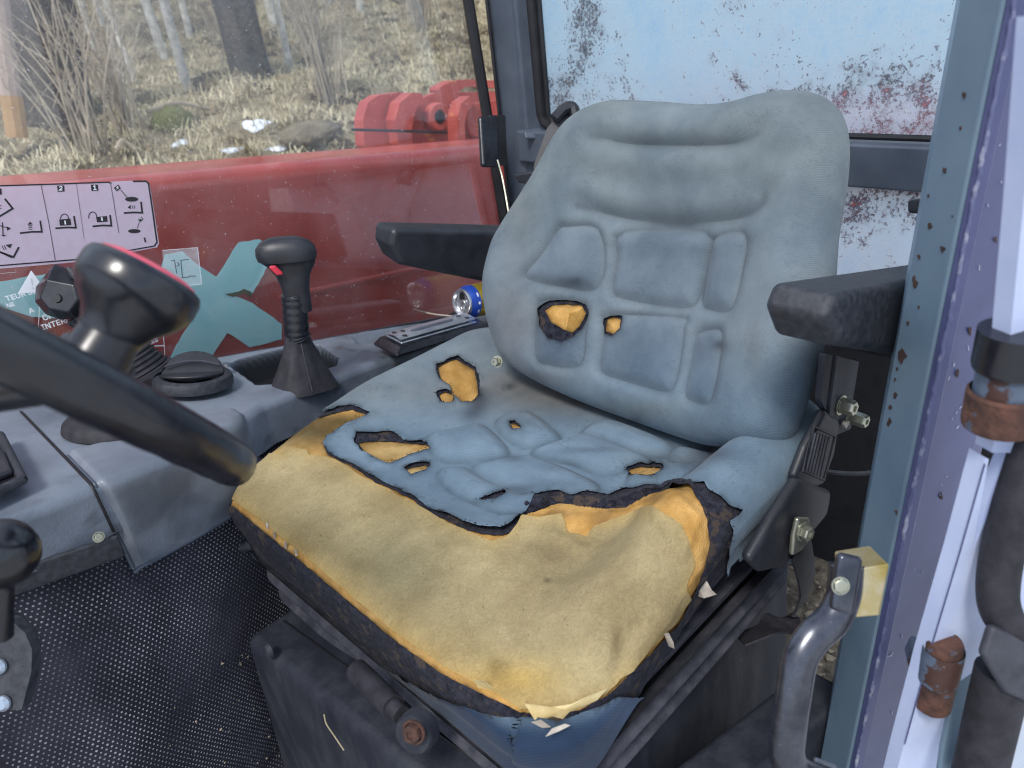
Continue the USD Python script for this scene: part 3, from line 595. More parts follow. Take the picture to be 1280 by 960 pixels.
# belt guide hooked on the pillar
bg = [(700, 140), (714, 132), (722, 140), (716, 152), (700, 168), (680, 215), (665, 232), (668, 205), (684, 160)]
part(cab, 'belt_guide', extr([at(a, b, d=1.36) for a, b in bg], _f * 0.03, 0.002), 'black_plastic', 40, label='black curved belt guide behind the left shoulder of the backrest')
part(cab, 'belt_guide', tube(spline([at(693, 148, d=1.35), at(705, 136, d=1.35), at(716, 134, d=1.35), at(720, 146, d=1.35)], 5), 0.010, 8), 'black_plastic')
part(cab, 'belt_shelf', hull([at(646, 220, d=1.38), at(668, 216, d=1.36), at(690, 216, d=1.36), at(650, 226, d=1.38), at(680, 230, d=1.36)], 0.004), 'black_plastic')
part(cab, 'pillar_clip', hull([at(657, 167, d=1.45), at(680, 167, d=1.46), at(658, 172, d=1.45), at(680, 172, d=1.46)], 0.003), 'cab_grey')
# near door post
Bt, Bb, Ab = at(1260, 0, y=0.15), at(1063, 960, y=0.15), at(1024, 960, y=0.19)
shr_ = (Bt - Bb) / (Bt - Bb)[2]                  # the post leans a little
def lean(p, z): return np.array([*p, 0.0]) + shr_ * (z - Bb[2]) + np.array([0, 0, Bb[2]])
Ab = Ab + shr_ * (Bb[2] - Ab[2])
A, Bp = Ab[:2], Bb[:2]; dn = np.array([0.972, -0.235]); Cp = Bp + dn * 0.106; inw = np.array([dn[1], -dn[0]]) * -1
def leaning(poly, r): return extr([lean(p, -0.15) for p in poly], shr_ * 1.5, r)
part(cab, 'door_post', leaning([Bp, A, A + np.array([0.09, 0.03]), Cp + np.array([0.03, 0.045]), Cp + np.array([0.012, 0.012]), Bp + dn * 0.012 + inw * 0.004], 0.003), 'cab_blue', 30, label='blue-grey door post in the right foreground, spotted with rust')
fl = [Bp + dn * 0.001 - inw * 0.004, Bp + dn * 0.010 - inw * 0.006, Bp + dn * 0.02 - inw * 0.0015, Bp + dn * 0.085 - inw * 0.002, Cp - inw * 0.000, Cp + dn * 0.006 + inw * 0.02, Bp + dn * 0.02 + inw * 0.003, Bp + dn * 0.002 + inw * 0.002]
part(cab, 'door_jamb', leaning(fl, 0.0015), 'cab_purple', 40, label='purplish door jamb with scratched paint facing the camera')
zz = np.linspace(-0.15, 1.3, 400); ed = Bp - inw * 0.004 + dn * 0.001
gq = np.random.default_rng(5)
part(cab, 'flaked_seam', tube(np.array([lean(ed + 0.0003 * gq.normal(0, 1, 2), z) for z in zz]), 0.0013 + 0.0005 * gq.random(400), 6), 'flaked_edge', True)
chips = [(1205, 118, 5), (1200, 160, 4), (1180, 213, 5), (1160, 245, 3), (1162, 283, 5), (1178, 311, 6), (1148, 321, 5), (1143, 353, 8), (1148, 384, 3), (1134, 404, 3), (1127, 445, 10), (1121, 461, 3), (1118, 475, 3), (1118, 494, 5), (1112, 509, 4), (1111, 528, 6), (1190, 270, 2)]
nb = np.cross(shr_, np.array([*(A - Bp), 0])); nb /= np.linalg.norm(nb)
if nb @ (CAM - Bb) < 0: nb = -nb
kk = nb @ lean(Bp, 0.8)
for i, (a, b, s) in enumerate(chips):
    g = np.random.default_rng(i); s *= 0.72; o = [(a + 1 + s * 0.7 * (.3 + 1.0 * g.random()) * math.cos(t), b + s * (.35 + 1.2 * g.random()) * math.sin(t)) for t in np.arange(12) * 0.5236]
    part(cab, 'rust_chip', extr([at(u, v, plane=(nb, kk)) + nb * 0.0006 for u, v in o], -nb * 0.0004), 'rust_dark', False)
jn = np.cross(shr_, np.array([*dn, 0])); jn /= np.linalg.norm(jn); jn *= np.sign(jn @ (CAM - Bb)); jk = jn @ lean(Bp - inw * 0.0022, 0.8)
for i, (a, b, s) in enumerate([(1212, 412, 4), (1196, 466, 3), (1152, 806, 4), (1158, 830, 9), (1150, 850, 6), (1244, 300, 3), (1230, 190, 4), (1120, 640, 3), (1176, 620, 3)]):
    g = np.random.default_rng(60 + i); o = [(a + s * 0.7 * (.3 + 1.0 * g.random()) * math.cos(t), b + s * 1.3 * (.35 + 1.2 * g.random()) * math.sin(t)) for t in np.arange(12) * 0.5236]
    part(cab, 'rust_chip', extr([at(u, v, plane=(jn, jk)) + jn * 0.0006 for u, v in o], -jn * 0.0004), 'rust_dark', False)
for i in range(46):
    g = np.random.default_rng(160 + i); y_ = 40 + 860 * g.random(); x_ = 1260 - 0.205 * y_ + 8 + 55 * g.random(); l_ = 2 + 7 * g.random() ** 2; th0 = g.normal(-1.3, .5)
    part(cab, 'scratch', extr([at(u, v, plane=(jn, jk)) + jn * 0.0005 for u, v in ((x_, y_), (x_ + .8, y_), (x_ + l_ * math.cos(th0) + .6, y_ - l_ * math.sin(th0) * -1), (x_ + l_ * math.cos(th0), y_ - l_ * math.sin(th0) * -1))], -jn * 0.0003), 'scratch_paint', False)
# catch block and grab handle on the post
hd = 0.535
def obx(pp, d0, d1): return [at(a, b, d=d0) for a, b in pp] + [at(a, b, d=d1) for a, b in pp]
part(cab, 'catch_block', hull([at(1068, 713, d=hd), at(1107, 707, d=hd), at(1096, 766, d=hd), at(1071, 768, d=hd), at(1047, 692, d=hd + .028), at(1086, 686, d=hd + .028), at(1076, 745, d=hd + .028), at(1051, 748, d=hd + .028)], 0.002), 'brass_zinc', label='brass coloured spacer block behind the grab handle')
gh = thing('grab_handle', 'dark polished steel grab handle bolted to the door post', 'handle', at(1000, 960, d=hd))
path = spline([at(1058, 705, d=hd - .012), at(1054, 745, d=hd - .014), at(1040, 775, d=hd - .018), at(1018, 795, d=hd - .022), at(1001, 822, d=hd - .024), at(993, 860, d=hd - .024), at(986, 910, d=hd - .022), at(984, 945, d=hd - .02), at(996, 965, d=hd - .016), at(1030, 978, d=hd - .008)], 8)
part(gh, 'grip', tube(path, 0.0122, 16, 0.72, up=-_f), 'dark_steel', True)
part(gh, 'end_plate', hull(obx([(1052, 698), (1070, 702), (1060, 762), (1044, 756)], hd - .022, hd - .008), 0.004, 2), 'dark_steel')
part(gh, 'screw', bolt(at(1050, 732, d=hd - .026), -_f, 0.0052, 0.003, 1.2), 'zinc')
part(cab, 'foot_step', hull(obx([(1020, 950), (1042, 958), (1052, 985), (1020, 985)], hd, hd + .05), 0.002), 'cab_grey')
# coat hook on the post
part(cab, 'coat_hook', hull([at(1141, 254, d=.68), at(1141, 261, d=.68), at(1160, 252, d=.66), at(1160, 263, d=.66)], 0.004), 'gloss_black', label='small black hook on the inner side of the door post')
# sill along the door opening
part(cab, 'door_sill', hull([(.36, .285, .295), (.36, .243, .295), (.60, .235, .295), (.60, .195, .295), (.36, .285, -.1), (.36, .243, -.1), (.60, .235, -.1), (.60, .195, -.1)], 0.008), 'base_metal', label='scuffed black box along the door opening')
# grit on the floor behind the seat
g = np.random.default_rng(11); ms = []
for k in range(420):
    s = 0.003 + 0.008 * g.random() ** 2; b = trimesh.creation.icosphere(0)
    ms.append(trimesh.Trimesh(b.vertices * s * (0.6 + 0.8 * g.random((12, 1))) * [1, 1, .6] + [0.55 + 0.52 * g.random(), 0.2 + 0.4 * g.random(), 0.003], b.faces, process=False))
single('floor_grit', cat(*ms), 'grit', 'loose gravel and dirt on the floor behind the seat', 'gravel', kind='stuff', smooth=False)
part(cab, 'cable', tube(spline([(1.06, 0.30, 0.30), (1.02, 0.36, 0.285), (1.0, 0.44, 0.28), (1.03, 0.52, 0.27)], 6), 0.004, 6), 'seal_grey')

# ================================================================== SIDE CONSOLE
CN, CK = np.array([0.21, 0, 1.0]), 0.621
def cz(x): return CK - 0.21 * np.asarray(x)
def on_console(px, py): return at(px, py, plane=(CN, CK))
CX = [-0.5, -0.2, 0.03, 0.10, 0.20, 0.30, 0.36, 0.46, 0.60, 0.77, 1.10]
CY = [0.76, 0.765, 0.776, 0.798, 0.836, 0.876, 0.915, 0.945, 0.985, 1.015, 1.02]
def near(x): return np.interp(x, CX, CY)
con = thing('side_console', 'grey moulded plastic side console along the window', 'console', (0.4, 1.0, 0.4))
xs = np.arange(-0.5, 1.0801, 0.0027); r = 0.013
vt = np.linspace(0, 1, 132)
def console_sheet(xs, drop, off, y_far, cut=True):
    out = np.zeros((len(xs), 132 + 14 + 20, 3))
    for i, x in enumerate(xs):
        yn = near(x) - off; z = float(cz(x)) + off
        ys = y_far + (yn + r - y_far) * vt
        a = np.linspace(0, math.pi / 2, 16)[1:-1]
        yy = np.concatenate([ys, yn + r - r * np.sin(a), np.full(20, yn)]); zt = np.concatenate([np.full(132, z), z - r + r * np.cos(a), z - r - np.linspace(0, drop - r, 20)])
        yy[-20:] -= 0.006 * np.linspace(0, 1, 20)
        out[i] = np.stack([np.full(len(yy), x), yy, zt], 1)
    return out
P = console_sheet(xs, 0.06, 0.0, 1.165)
flat = P[..., :2].reshape(-1, 2)
slot_px = [(288, 456), (300, 449), (382, 429), (398, 432), (422, 448), (418, 457), (340, 479), (322, 480)]
slot = np.array([on_console(*p)[:2] for p in slot_px])
tray = np.array([[0.63, 1.095], [0.65, 1.145], [0.70, 1.155], [1.06, 1.158], [1.07, 1.06], [0.95, 1.05], [0.70, 1.065]])
dz = -0.055 * sstep(0.003, -0.003, polydist(flat, slot)) - 0.024 * sstep(0.004, -0.014, polydist(flat, tray))
P[..., 2] += dz.reshape(P.shape[:2])
P[..., 2] += 0.0006 * (meshkit.noise(P * 9) - 0.5)
dirt = meshkit.fbm(P.reshape(-1, 3) * 14, 4, 9); dirt2 = meshkit.fbm(P.reshape(-1, 3) * [30, 30, 60], 3, 4)
cd = np.ones((len(dirt), 3)) * (1.06 - 0.34 * sstep(0.42, 0.72, dirt) - 0.34 * sstep(0.58, 0.8, dirt2))[:, None]
cd *= (1 - np.array([0.5, 0.52, 0.55]) * (sstep(0.0, -0.02, polydist(flat, tray)) * (0.5 + 0.5 * sstep(.35, .6, dirt2)))[:, None])
cd *= (1 - 0.9 * sstep(0.0035, 0.001, polydist(flat, slot)))[:, None]
cm_, _ = gridmesh(P, flip=True)
part(con, 'top_shell', cm_, 'console_plastic', True, cd=cd)
sl = [np.array([*s_, cz(s_[0]) - 0.05]) for s_ in slot]
part(con, 'slot_liner', extr(sl, (0, 0, 0.002)), 'seal', label='black inside of the gear lever slot')
# raised side cover with its ring
bx = np.arange(0.118, 0.3301, 0.0027); Q = console_sheet(bx, 0.115, 0.004, 0.93)
t = (bx - 0.118) / (bx[-1] - 0.118)
bul = 0.012 * np.sin(np.pi * np.clip(t * 1.05, 0, 1)) ** 0.7
v = np.arange(Q.shape[1]); wside = sstep(125, 150, v) * (1 - 0.5 * sstep(152, 166, v))
Q[..., 1] -= bul[:, None] * wside[None]
Q[..., 2] -= (0.006 * sstep(0.05, 0.0, np.minimum(t, 1 - t)))[:, None] + 0.010 * sstep(30, 0, v)[None]
Q[..., 1] += (0.010 * sstep(0.06, 0.0, np.minimum(t, 1 - t)))[:, None] * wside[None]
qd = meshkit.fbm(Q.reshape(-1, 3) * 20, 4, 2)
bm_, _ = gridmesh(Q, flip=True)
part(con, 'side_cover', bm_, 'console_plastic', True, cd=np.array([[1, .98, .96]]) * (1.05 - 0.40 * sstep(0.38, 0.68, qd) * (0.5 + 0.5 * np.tile(sstep(120, 150, v), len(bx))) - 0.12 * np.tile(sstep(130, 160, v), len(bx)))[:, None], label='raised grey cover panel under the steering wheel')
part(con, 'cover_edge', tube(Q[0, 30::2] + [0.001, 0, 0], 0.0026, 8), 'cab_grey'); part(con, 'cover_edge', tube(Q[::3, -1], 0.0026, 8), 'cab_grey')
ix = int(np.argmin(np.abs(xs - 0.1165)))
seamx = P[ix, 30:, :] + np.array([0, -0.0002, 0.0002])
part(con, 'panel_gap', tube(seamx[::2], 0.0018, 6), 'seal')
part(con, 'trim_flange', hull([(-0.5, 0.742, 0.655), (0.112, 0.780, 0.520), (0.112, 0.780, 0.542), (-0.5, 0.742, 0.680), (-.5, .76, .66), (.112, .79, .53)], 0.003), 'worn_plastic')
part(con, 'screw', bolt(at(123, 671, y=0.7765), (0, -1, 0.2), 0.0045, 0.003, 1.3), 'zinc')
rc = on_console(146, 533) + [0, 0, 0.006]
part(con, 'round_collar', lathe([(0.030, 0.012), (0.042, 0.013), (0.052, 0.010), (0.058, 0.004), (0.060, -0.004)], rc, CN, 40), 'rubber', label='black ring on the raised cover, half hidden by the wheel')
part(con, 'collar_plug', lathe([(0, 0.018), (0.026, 0.018), (0.038, 0.014), (0.044, 0.004)], rc, CN, 32), 'seal_grey')
# round air vent with its turning flap
vc = on_console(242, 477)
vent = part(con, 'air_vent', lathe([(0.036, 0.004), (0.040, 0.011), (0.046, 0.0125), (0.0515, 0.010), (0.054, 0.004), (0.054, -0.004)], vc, CN, 48), 'worn_plastic', label='round black air vent between the joystick and the gear lever')
nn = CN / np.linalg.norm(CN); e1 = np.array([1, -0.55, 0]); e1 -= nn * (e1 @ nn); e1 /= np.linalg.norm(e1); e2 = np.cross(nn, e1)
hs = []
for sgn, tilt in ((1, 0.62), (-1, 0.18)):
    pts = [vc + nn * 0.012 + e1 * 0.040 * math.cos(a) + e2 * sgn * 0.040 * math.sin(a) * math.cos(tilt) + nn * abs(math.sin(a)) * 0.040 * math.sin(tilt) * 0.95 for a in np.linspace(0, math.pi, 14)]
    part(vent, 'vent_flap', hull(pts + [vc + nn * 0.010 + e1 * 0.036, vc + nn * 0.010 - e1 * 0.036, vc + nn * 0.008 + e2 * sgn * 0.028], 0.0022), 'black_plastic')
part(vent, 'vent_ridge', tube([vc + nn * 0.022 + e1 * x + e2 * (0.010 * math.cos(x * 38)) + nn * 0.006 * math.cos(x * 38) for x in np.linspace(-0.036, 0.036, 15)], 0.0018, 6), 'seal_grey')
part(vent, 'pit', lathe([(0, 0.003), (0.038, 0.003)], vc, CN, 32), 'seal')
# switch frame at the left
sw = [on_console(*p) for p in ((-30, 560), (2, 548), (30, 604), (-30, 632))]
part(con, 'switch_frame', cat(*[hull([a + [0, 0, .004], b + [0, 0, .004]], 0.005) for a, b in zip(sw, sw[1:] + sw[:1])]), 'worn_plastic', label='black rectangular switch frame at the left edge')
part(con, 'switch_bed', extr([s_ + [0, 0, 0.001] for s_ in sw], (0, 0, 0.002)), 'seal')
part(con, 'switch', hull([on_console(a, b) + [0, 0, .007] for a, b in ((-20, 580), (4, 574), (14, 598), (-10, 608))], 0.004), 'black_plastic')
part(con, 'lug_stub', lathe([(0, 0.004), (0.006, 0.004), (0.008, 0.0)], on_console(284, 457), CN, 14), 'cab_grey')

# rubber mat on the wall under the console
fm = thing('floor_mat', 'black studded rubber mat lining the wall under the console', 'mat', (0.2, 0.85, 0.2))
mx = np.arange(-0.5, 0.8, 0.01); mv = np.linspace(0, 1, 60)
def mat_pt(x, v):
    """v runs down the wall (0..0.75) and round onto the floor."""
    x, v = np.broadcast_arrays(np.asarray(x, float), np.asarray(v, float))
    yw = near(x) + 0.008; zt = cz(x) - 0.04; wall = zt - 0.05
    s = v * (wall + 0.40)
    y = np.where(s < wall, yw - 0.010 * np.sin(np.pi * np.clip(s / wall, 0, 1)), np.where(s < wall + 0.078, yw - 0.05 + 0.05 * np.cos((s - wall) / 0.05), yw - 0.05 - (s - wall - 0.078)))
    z = np.where(s < wall, zt - s, np.where(s < wall + 0.078, 0.05 - 0.046 * np.sin((s - wall) / 0.05), 0.004))
    w = 0.006 * (meshkit.noise(np.stack([x * 6, s * 6, 0 * x], -1), 8) - 0.5)
    return np.stack([x, y + w, z + w * 0.3], -1)
MX, MV = np.meshgrid(mx, mv, indexing='ij')
mg, _ = gridmesh(mat_pt(MX, MV), flip=True)
part(fm, 'sheet', mg, 'mat_rubber', True)
sx, sv = np.meshgrid(np.arange(-0.06, 0.46, 0.0058), np.arange(0.02, 0.86, 0.0058), indexing='ij')
sx = sx + (np.arange(sx.shape[1]) % 2 * 0.0029)[None]; sx, sv = sx.ravel(), sv.ravel()
c0 = mat_pt(sx, sv); ca = mat_pt(sx + 1e-3, sv) - c0; cb = mat_pt(sx, sv + 1e-3) - c0
ca /= np.linalg.norm(ca, axis=1, keepdims=True); cb /= np.linalg.norm(cb, axis=1, keepdims=True); cn_ = np.cross(cb, ca)
cn_ *= np.sign((cn_ * (CAM - c0)).sum(1))[:, None]
a6 = np.arange(6) * np.pi / 3
rr_ = 0.00125 * (0.8 + 0.4 * rng.random(len(c0)))
ring = c0[:, None] + rr_[:, None, None] * (np.cos(a6)[None, :, None] * ca[:, None] + np.sin(a6)[None, :, None] * cb[:, None]) + cn_[:, None] * 0.0002
top = c0 + cn_ * 0.0012
V = np.concatenate([ring, top[:, None]], 1).reshape(-1, 3)
f = np.array([[i, (i + 1) % 6, 6] for i in range(6)])
part(fm, 'studs', (V, (np.arange(len(c0))[:, None, None] * 7 + f).reshape(-1, 3)), 'mat_stud', True, kind='stuff')
for i, (pts, rad) in enumerate([([(83, 852), (110, 845), (128, 838), (148, 832)], 0.0016), ([(112, 842), (120, 836), (130, 836)], 0.0013), ([(116, 871), (126, 858), (132, 848)], 0.001), ([(148, 832), (143, 846), (141, 848)], 0.001)][:1] + [([(116, 871), (126, 858), (132, 850)], 0.001)]):
    p3 = [at(a, b, y=0.795) for a, b in pts]
    single('dry_stalk', tube(spline(p3, 5), rad, 5), 'straw', ['long dry grass stalk lying on the studded mat', 'short dry grass stalk below the longer one on the mat'][i], 'stalk')

g = np.random.default_rng(21); ms = []
for k in range(260):
    x_ = 0.06 + 0.26 * g.random(); v_ = 0.80 - 0.5 * g.random() ** 2.2; p = mat_pt(x_, v_); n_ = CAM - p; n_ = n_ / np.linalg.norm(n_); q_ = 0.0008 + 0.0022 * g.random() ** 3; b = trimesh.creation.icosphere(0)
    ms.append(trimesh.Trimesh(b.vertices * q_ * (0.5 + g.random((12, 1))) + p + n_ * 0.0008, b.faces, process=False))
single('mat_dirt', cat(*ms), 'grit', 'pale crumbs of dry dirt caught on the studded mat', 'dirt', kind='stuff', smooth=False)
# ================================================================== CONTROLS
gb = on_console(377, 468)
gl = thing('gear_lever', 'black T-topped gear lever with leather boot and red button', 'lever', gb)
kt = at(357, 312, y=gb[1] + 0.0); ks = at(368, 372, y=gb[1]); kb = at(371, 416, y=gb[1])
ex = np.array([0.86, -0.5, -0.1]); ex /= np.linalg.norm(ex)
ey = np.cross([0, 0, 1.0], ex); ey /= np.linalg.norm(ey)
knob = []
for h, w, d_ in [(0.0182, 0.0003, 0.0003), (0.018, 0.006, 0.004), (0.0165, 0.022, 0.012), (0.011, 0.034, 0.019), (0.003, 0.0405, 0.023), (-0.006, 0.042, 0.024), (-0.013, 0.0405, 0.023), (-0.0135, 0.0385, 0.021), (-0.022, 0.033, 0.019), (-0.036, 0.024, 0.017), (-0.055, 0.0195, 0.0165), (-0.09, 0.018, 0.016)]:
    c = kt + ([0, 0, h] if h > 0 else (ks - kt) / np.linalg.norm(ks - kt) * -h * (1 + 0.0))
    a = np.arange(28) * 2 * np.pi / 28; sh = ex * (0.004 * (h < -0.02))
    cs, sn = np.sign(np.cos(a)) * np.abs(np.cos(a)) ** 0.8, np.sign(np.sin(a)) * np.abs(np.sin(a)) ** 0.8
    knob.append(c + sh + w * cs[:, None] * ex + d_ * sn[:, None] * ey)
K = np.array(knob); K = np.concatenate([K, K[:, :1]], 1); kmesh, _ = gridmesh(K, flip=False)
part(gl, 'grip', kmesh, 'black_plastic', 60)
part(gl, 'button', hull([at(345, 338, d=(kt - CAM) @ _f - 0.016) + ex * o * .0022 + [0, 0, p * 0.0045] + ex * p * -0.003 for o in (-1, 1) for p in (-1, 1)], 0.0028), 'red_button', label='small red push button under the grip')
st = spline([ks + (kt - ks) * 0.1, ks, (ks + kb) / 2, kb, kb - [0, 0, .01]], 8); wr = 0.0178 + 0.0005 * np.sin(np.arange(len(st)) * 1.9) + 0.0007 * rng.random(len(st))
part(gl, 'sleeve', tube(st, wr, 18), 'gloss_black', True, label='wrinkled black tape sleeve')
bt = []
for k, t in enumerate(np.linspace(0, 1, 24)):
    a = np.arange(40) * 2 * np.pi / 40
    w = 0.017 + (0.050 - 0.017) * t ** 1.25; c = kb + (gb - [0, 0, 0.022] - kb) * t
    sq = (np.abs(np.cos(a)) ** 4 + np.abs(np.sin(a)) ** 4) ** -0.25; rad = w * ((1 - t) + t * sq * 0.92) * (1 + 0.05 * np.sin(4 * a + 0.7) * t + 0.04 * np.sin(7 * a + 3 * t) * math.sin(math.pi * t))
    bt.append(c + rad[:, None] * (np.cos(a + 0.3)[:, None] * [1, 0, -0.21] + np.sin(a + 0.3)[:, None] * [0, 0.78, 0]))
B_ = np.array(bt); B_ = np.concatenate([B_, B_[:, :1]], 1); bmesh, _ = gridmesh(B_)
part(gl, 'boot', bmesh, 'rubber', True, label='soft black leather boot spreading into the slot')
part(gl, 'boot_seam', tube([B_[k, 27] * 1.0 + (CAM - B_[k, 27]) / np.linalg.norm(CAM - B_[k, 27]) * 0.0008 for k in range(1, 23)], 0.0009, 5), 'seal_grey')

# joystick behind the spinner knob
jb = on_console(182, 472)
js = thing('joystick', 'dark joystick with a faceted head and ribbed rubber boot', 'joystick', jb)
jd = 1.0
def hp(pp, d): return [at(a, b, d=d) for a, b in pp]
part(js, 'head', hull(hp([(70, 334), (94, 344), (104, 356), (108, 380), (92, 394), (76, 396), (60, 390), (48, 376), (49, 360)], jd + 0.004) + hp([(78, 338), (110, 352), (110, 390), (75, 393)], jd + 0.05) + hp([(62, 352), (92, 358), (96, 374), (86, 388), (64, 384), (54, 372)], jd - 0.014), 0.004, 2), 'gloss_black', 30)
part(js, 'head_hole', lathe([(0, .002), (0.0052, .002), (0.006, 0)], at(72, 373, d=jd - 0.0186), -_f, 16), 'seal')
part(js, 'switch', hull(hp([(86, 336), (98, 345), (100, 352), (90, 344)], jd - .01), 0.003), 'worn_plastic')
jp = spline([at(92, 396, d=jd + .02), at(120, 415, d=jd + 0.04), at(146, 432, d=jd + .06)], 6)
part(js, 'shaft', tube(jp, 0.013, 14), 'gloss_black')
a0, a1 = at(146, 420, d=jd + 0.05), jb + nn * 0.004; nseg = 46
bw = np.linspace(0, 1, nseg); br_ = 0.024 + 0.014 * bw + 0.0016 * np.sign(np.sin(bw * 60))
br_[-4:] = 0.042
part(js, 'boot', tube(a0 + (a1 - a0) * bw[:, None], br_, 28), 'rubber', 25, label='ribbed black rubber boot of the joystick')

# steering wheel with spinner knob
w1, w2 = at(281, 576, d=0.50), at(-60, 410, d=0.41)
wm = at(120, 492, d=0.435)
# circle: lies in the plane through the two points and the eye's neighbourhood, tilted a few degrees off the line of sight
chord = (w2 - w1) / np.linalg.norm(w2 - w1)
view = (wm - CAM) / np.linalg.norm(wm - CAM)
pn = np.cross(chord, view); pn /= np.linalg.norm(pn); pn *= np.sign(pn[2])
pn = pn + 0.015 * view; pn /= np.linalg.norm(pn)
inp = np.cross(pn, chord); inp *= np.sign(inp @ view)
RW = 0.205
ctr = w1 + chord * RW * 0.985 + inp * 0.02
ang = np.linspace(0, 2 * np.pi, 240, endpoint=False)
rim = ctr + RW * (np.cos(ang)[:, None] * chord + np.sin(ang)[:, None] * inp)
sw_ = thing('steering_wheel', 'worn black steering wheel crossing the left foreground with a spinner knob', 'steering wheel', ctr)
P = []
u_ = pn
for i, p in enumerate(rim):
    rd = (p - ctr) / np.linalg.norm(p - ctr); q = np.arange(18) * 2 * np.pi / 18
    sc = 1 + 0.045 * np.sin(ang[i] * 40) * (0.5 - 0.5 * np.sin(q)) * (0.5 + 0.5 * math.cos(2 * ang[i]))
    P.append(p + 0.0126 * (np.cos(q) * sc)[:, None] * rd + 0.0132 * (np.sin(q) * sc)[:, None] * pn)
P = np.array(P); P = np.concatenate([P, P[:1]]); P = np.concatenate([P, P[:, :1]], 1); rmesh, _ = gridmesh(P)
part(sw_, 'rim', rmesh, 'gloss_black', True)
hub = ctr - pn * 0.06
part(sw_, 'hub', lathe([(0, 0.03), (0.045, 0.03), (0.05, 0.02), (0.05, -0.02)], hub, pn, 32), 'gloss_black')
for a in (2.2, 4.3, 0.15 + 6.2):
    e = ctr + RW * (math.cos(a) * chord + math.sin(a) * inp)
    part(sw_, 'spoke', tube(spline([hub, (hub + e) / 2 - pn * 0.01, e], 5), 0.009, 10, 0.6, up=pn), 'gloss_black', True)
kd = 0.385
k0, k1 = at(120, 448, d=kd), at(186, 338, d=kd + 0.010)
ka = (k1 - k0) / np.linalg.norm(k1 - k0); L = np.linalg.norm(k1 - k0)
sk = part(sw_, 'spinner_knob', lathe([(0, -0.012), (0.0165, -0.012), (0.0165, 0.004), (0.0155, 0.012), (0.0165, L * .30), (0.0195, L * .42), (0.0255, L * .54), (0.0298, L * .66), (0.0312, L * .76), (0.0310, L * .90), (0.0292, L * .97), (0.026, L * 1.0), (0.0255, L * 0.985)], k0, ka, 40), 'gloss_black', 40, label='flared glossy black spinner knob')
part(sk, 'cap', lathe([(0.0255, L * .985), (0.0248, L * 1.02), (0.020, L * 1.05), (0.010, L * 1.065), (0, L * 1.07)], k0, ka, 40), 'pink_cap', True, label='pinkish red cap on the spinner knob')
part(sk, 'clamp', hull([at(95, 440, d=kd + .03), at(140, 462, d=kd + .03), at(100, 450, d=kd + .05), at(140, 470, d=kd + .05)], 0.012), 'gloss_black')

# knob and bracket at the left edge
lk = thing('lever_knob', 'glossy round dark knob at the left edge of the picture', 'knob', at(2, 690, d=.42))
part(lk, 'ball', lathe([(0.02 * math.sin(a) * 1.0, -0.0195 * math.cos(a)) for a in np.linspace(0.001, math.pi * 0.93, 18)] + [(0.007, 0.024), (0.007, 0.06)], at(1, 692, d=.42), (-0.3, 0.2, -0.9), 32), 'gloss_black', True)
pbk = thing('column_bracket', 'black rounded steel plate with two pale screws at the left edge', 'bracket', at(0, 830, d=.6))
pp = [(-40, 790), (-10, 772), (15, 776), (32, 792), (40, 812), (39, 840), (27, 887), (-40, 890)]
part(pbk, 'plate', extr(hp(pp, 0.6), _f * 0.012, 0.001), 'worn_plastic', 40)
part(pbk, 'plate', extr([at(a - 4, b - 6, d=.62) for a, b in pp[:6]] + [at(-40, 840, d=.62)], _f * 0.012, 0.001), 'black_plastic', 40)
for a, b in ((-1, 833), (4, 879)): part(pbk, 'screw', lathe([(0, 0.004), (0.004, 0.004), (0.0062, 0.002), (0.0065, 0)], at(a, b, d=.5985), -_f, 20), 'polished_plate')

# ================================================================== SMALL THINGS ON THE CONSOLE
ca_ = at(577, 379, x=0.872); cax = np.array([0.985, -0.04, -0.17]); cax /= np.linalg.norm(cax)
can = thing('beverage_can', 'gold drink can with a blue band lying open in the tray', 'can', ca_)
R_ = 0.033
part(can, 'body', lathe([(R_ * .99, 0.020), (R_, 0.024), (R_, 0.100), (R_ * .93, 0.110), (R_ * .8, 0.114)], ca_, cax, 48), 'can_gold', True)
part(can, 'neck_band', lathe([(R_ * .86, 0.004), (R_ * .93, 0.009), (R_ * .99, 0.015), (R_ * 1.002, 0.0245)], ca_, cax, 48), 'can_blue', True, label='blue band round the neck of the can')
part(can, 'lid', lathe([(0, 0.006), (R_ * .66, 0.006), (R_ * .72, 0.0035), (R_ * .76, -0.001), (R_ * .83, -0.002), (R_ * .87, 0.001), (R_ * .86, 0.005)], ca_, cax, 48), 'can_silver', 40)
l1 = np.cross(cax, [0, 0, 1]); l1 /= np.linalg.norm(l1); l2 = np.cross(l1, cax); l2 *= np.sign(l2[2])
oc = ca_ + cax * 0.0052
part(can, 'opening', extr([oc + (0.005 + 0.008 * math.cos(a)) * l1 * -1 + (0.011 + 0.0085 * math.sin(a)) * l2 for a in np.arange(18) * 2 * np.pi / 18], -cax * 0.0004), 'seal', False)
part(can, 'pull_tab', tube([ca_ + cax * 0.0035 + 0.007 * math.cos(a) * l1 + (-0.004 + 0.0095 * math.sin(a)) * l2 for a in np.arange(20) * 2 * np.pi / 20], 0.0016, 6, closed=True), 'can_silver', True)
part(can, 'pull_tab', lathe([(0, .0008), (0.0028, .0008), (0.003, 0)], ca_ + cax * 0.004 + l2 * 0.001, -cax, 12), 'can_silver')
def on_can(h, a): return ca_ + cax * h + (R_ + 0.0004) * (math.cos(a) * l1 + math.sin(a) * l2)
def patch(h0, h1, a0, a1): 
    P = np.array([[on_can(h, a) for a in np.linspace(a0, a1, 6)] for h in np.linspace(h0, h1, 4)]); return gridmesh(P)[0]
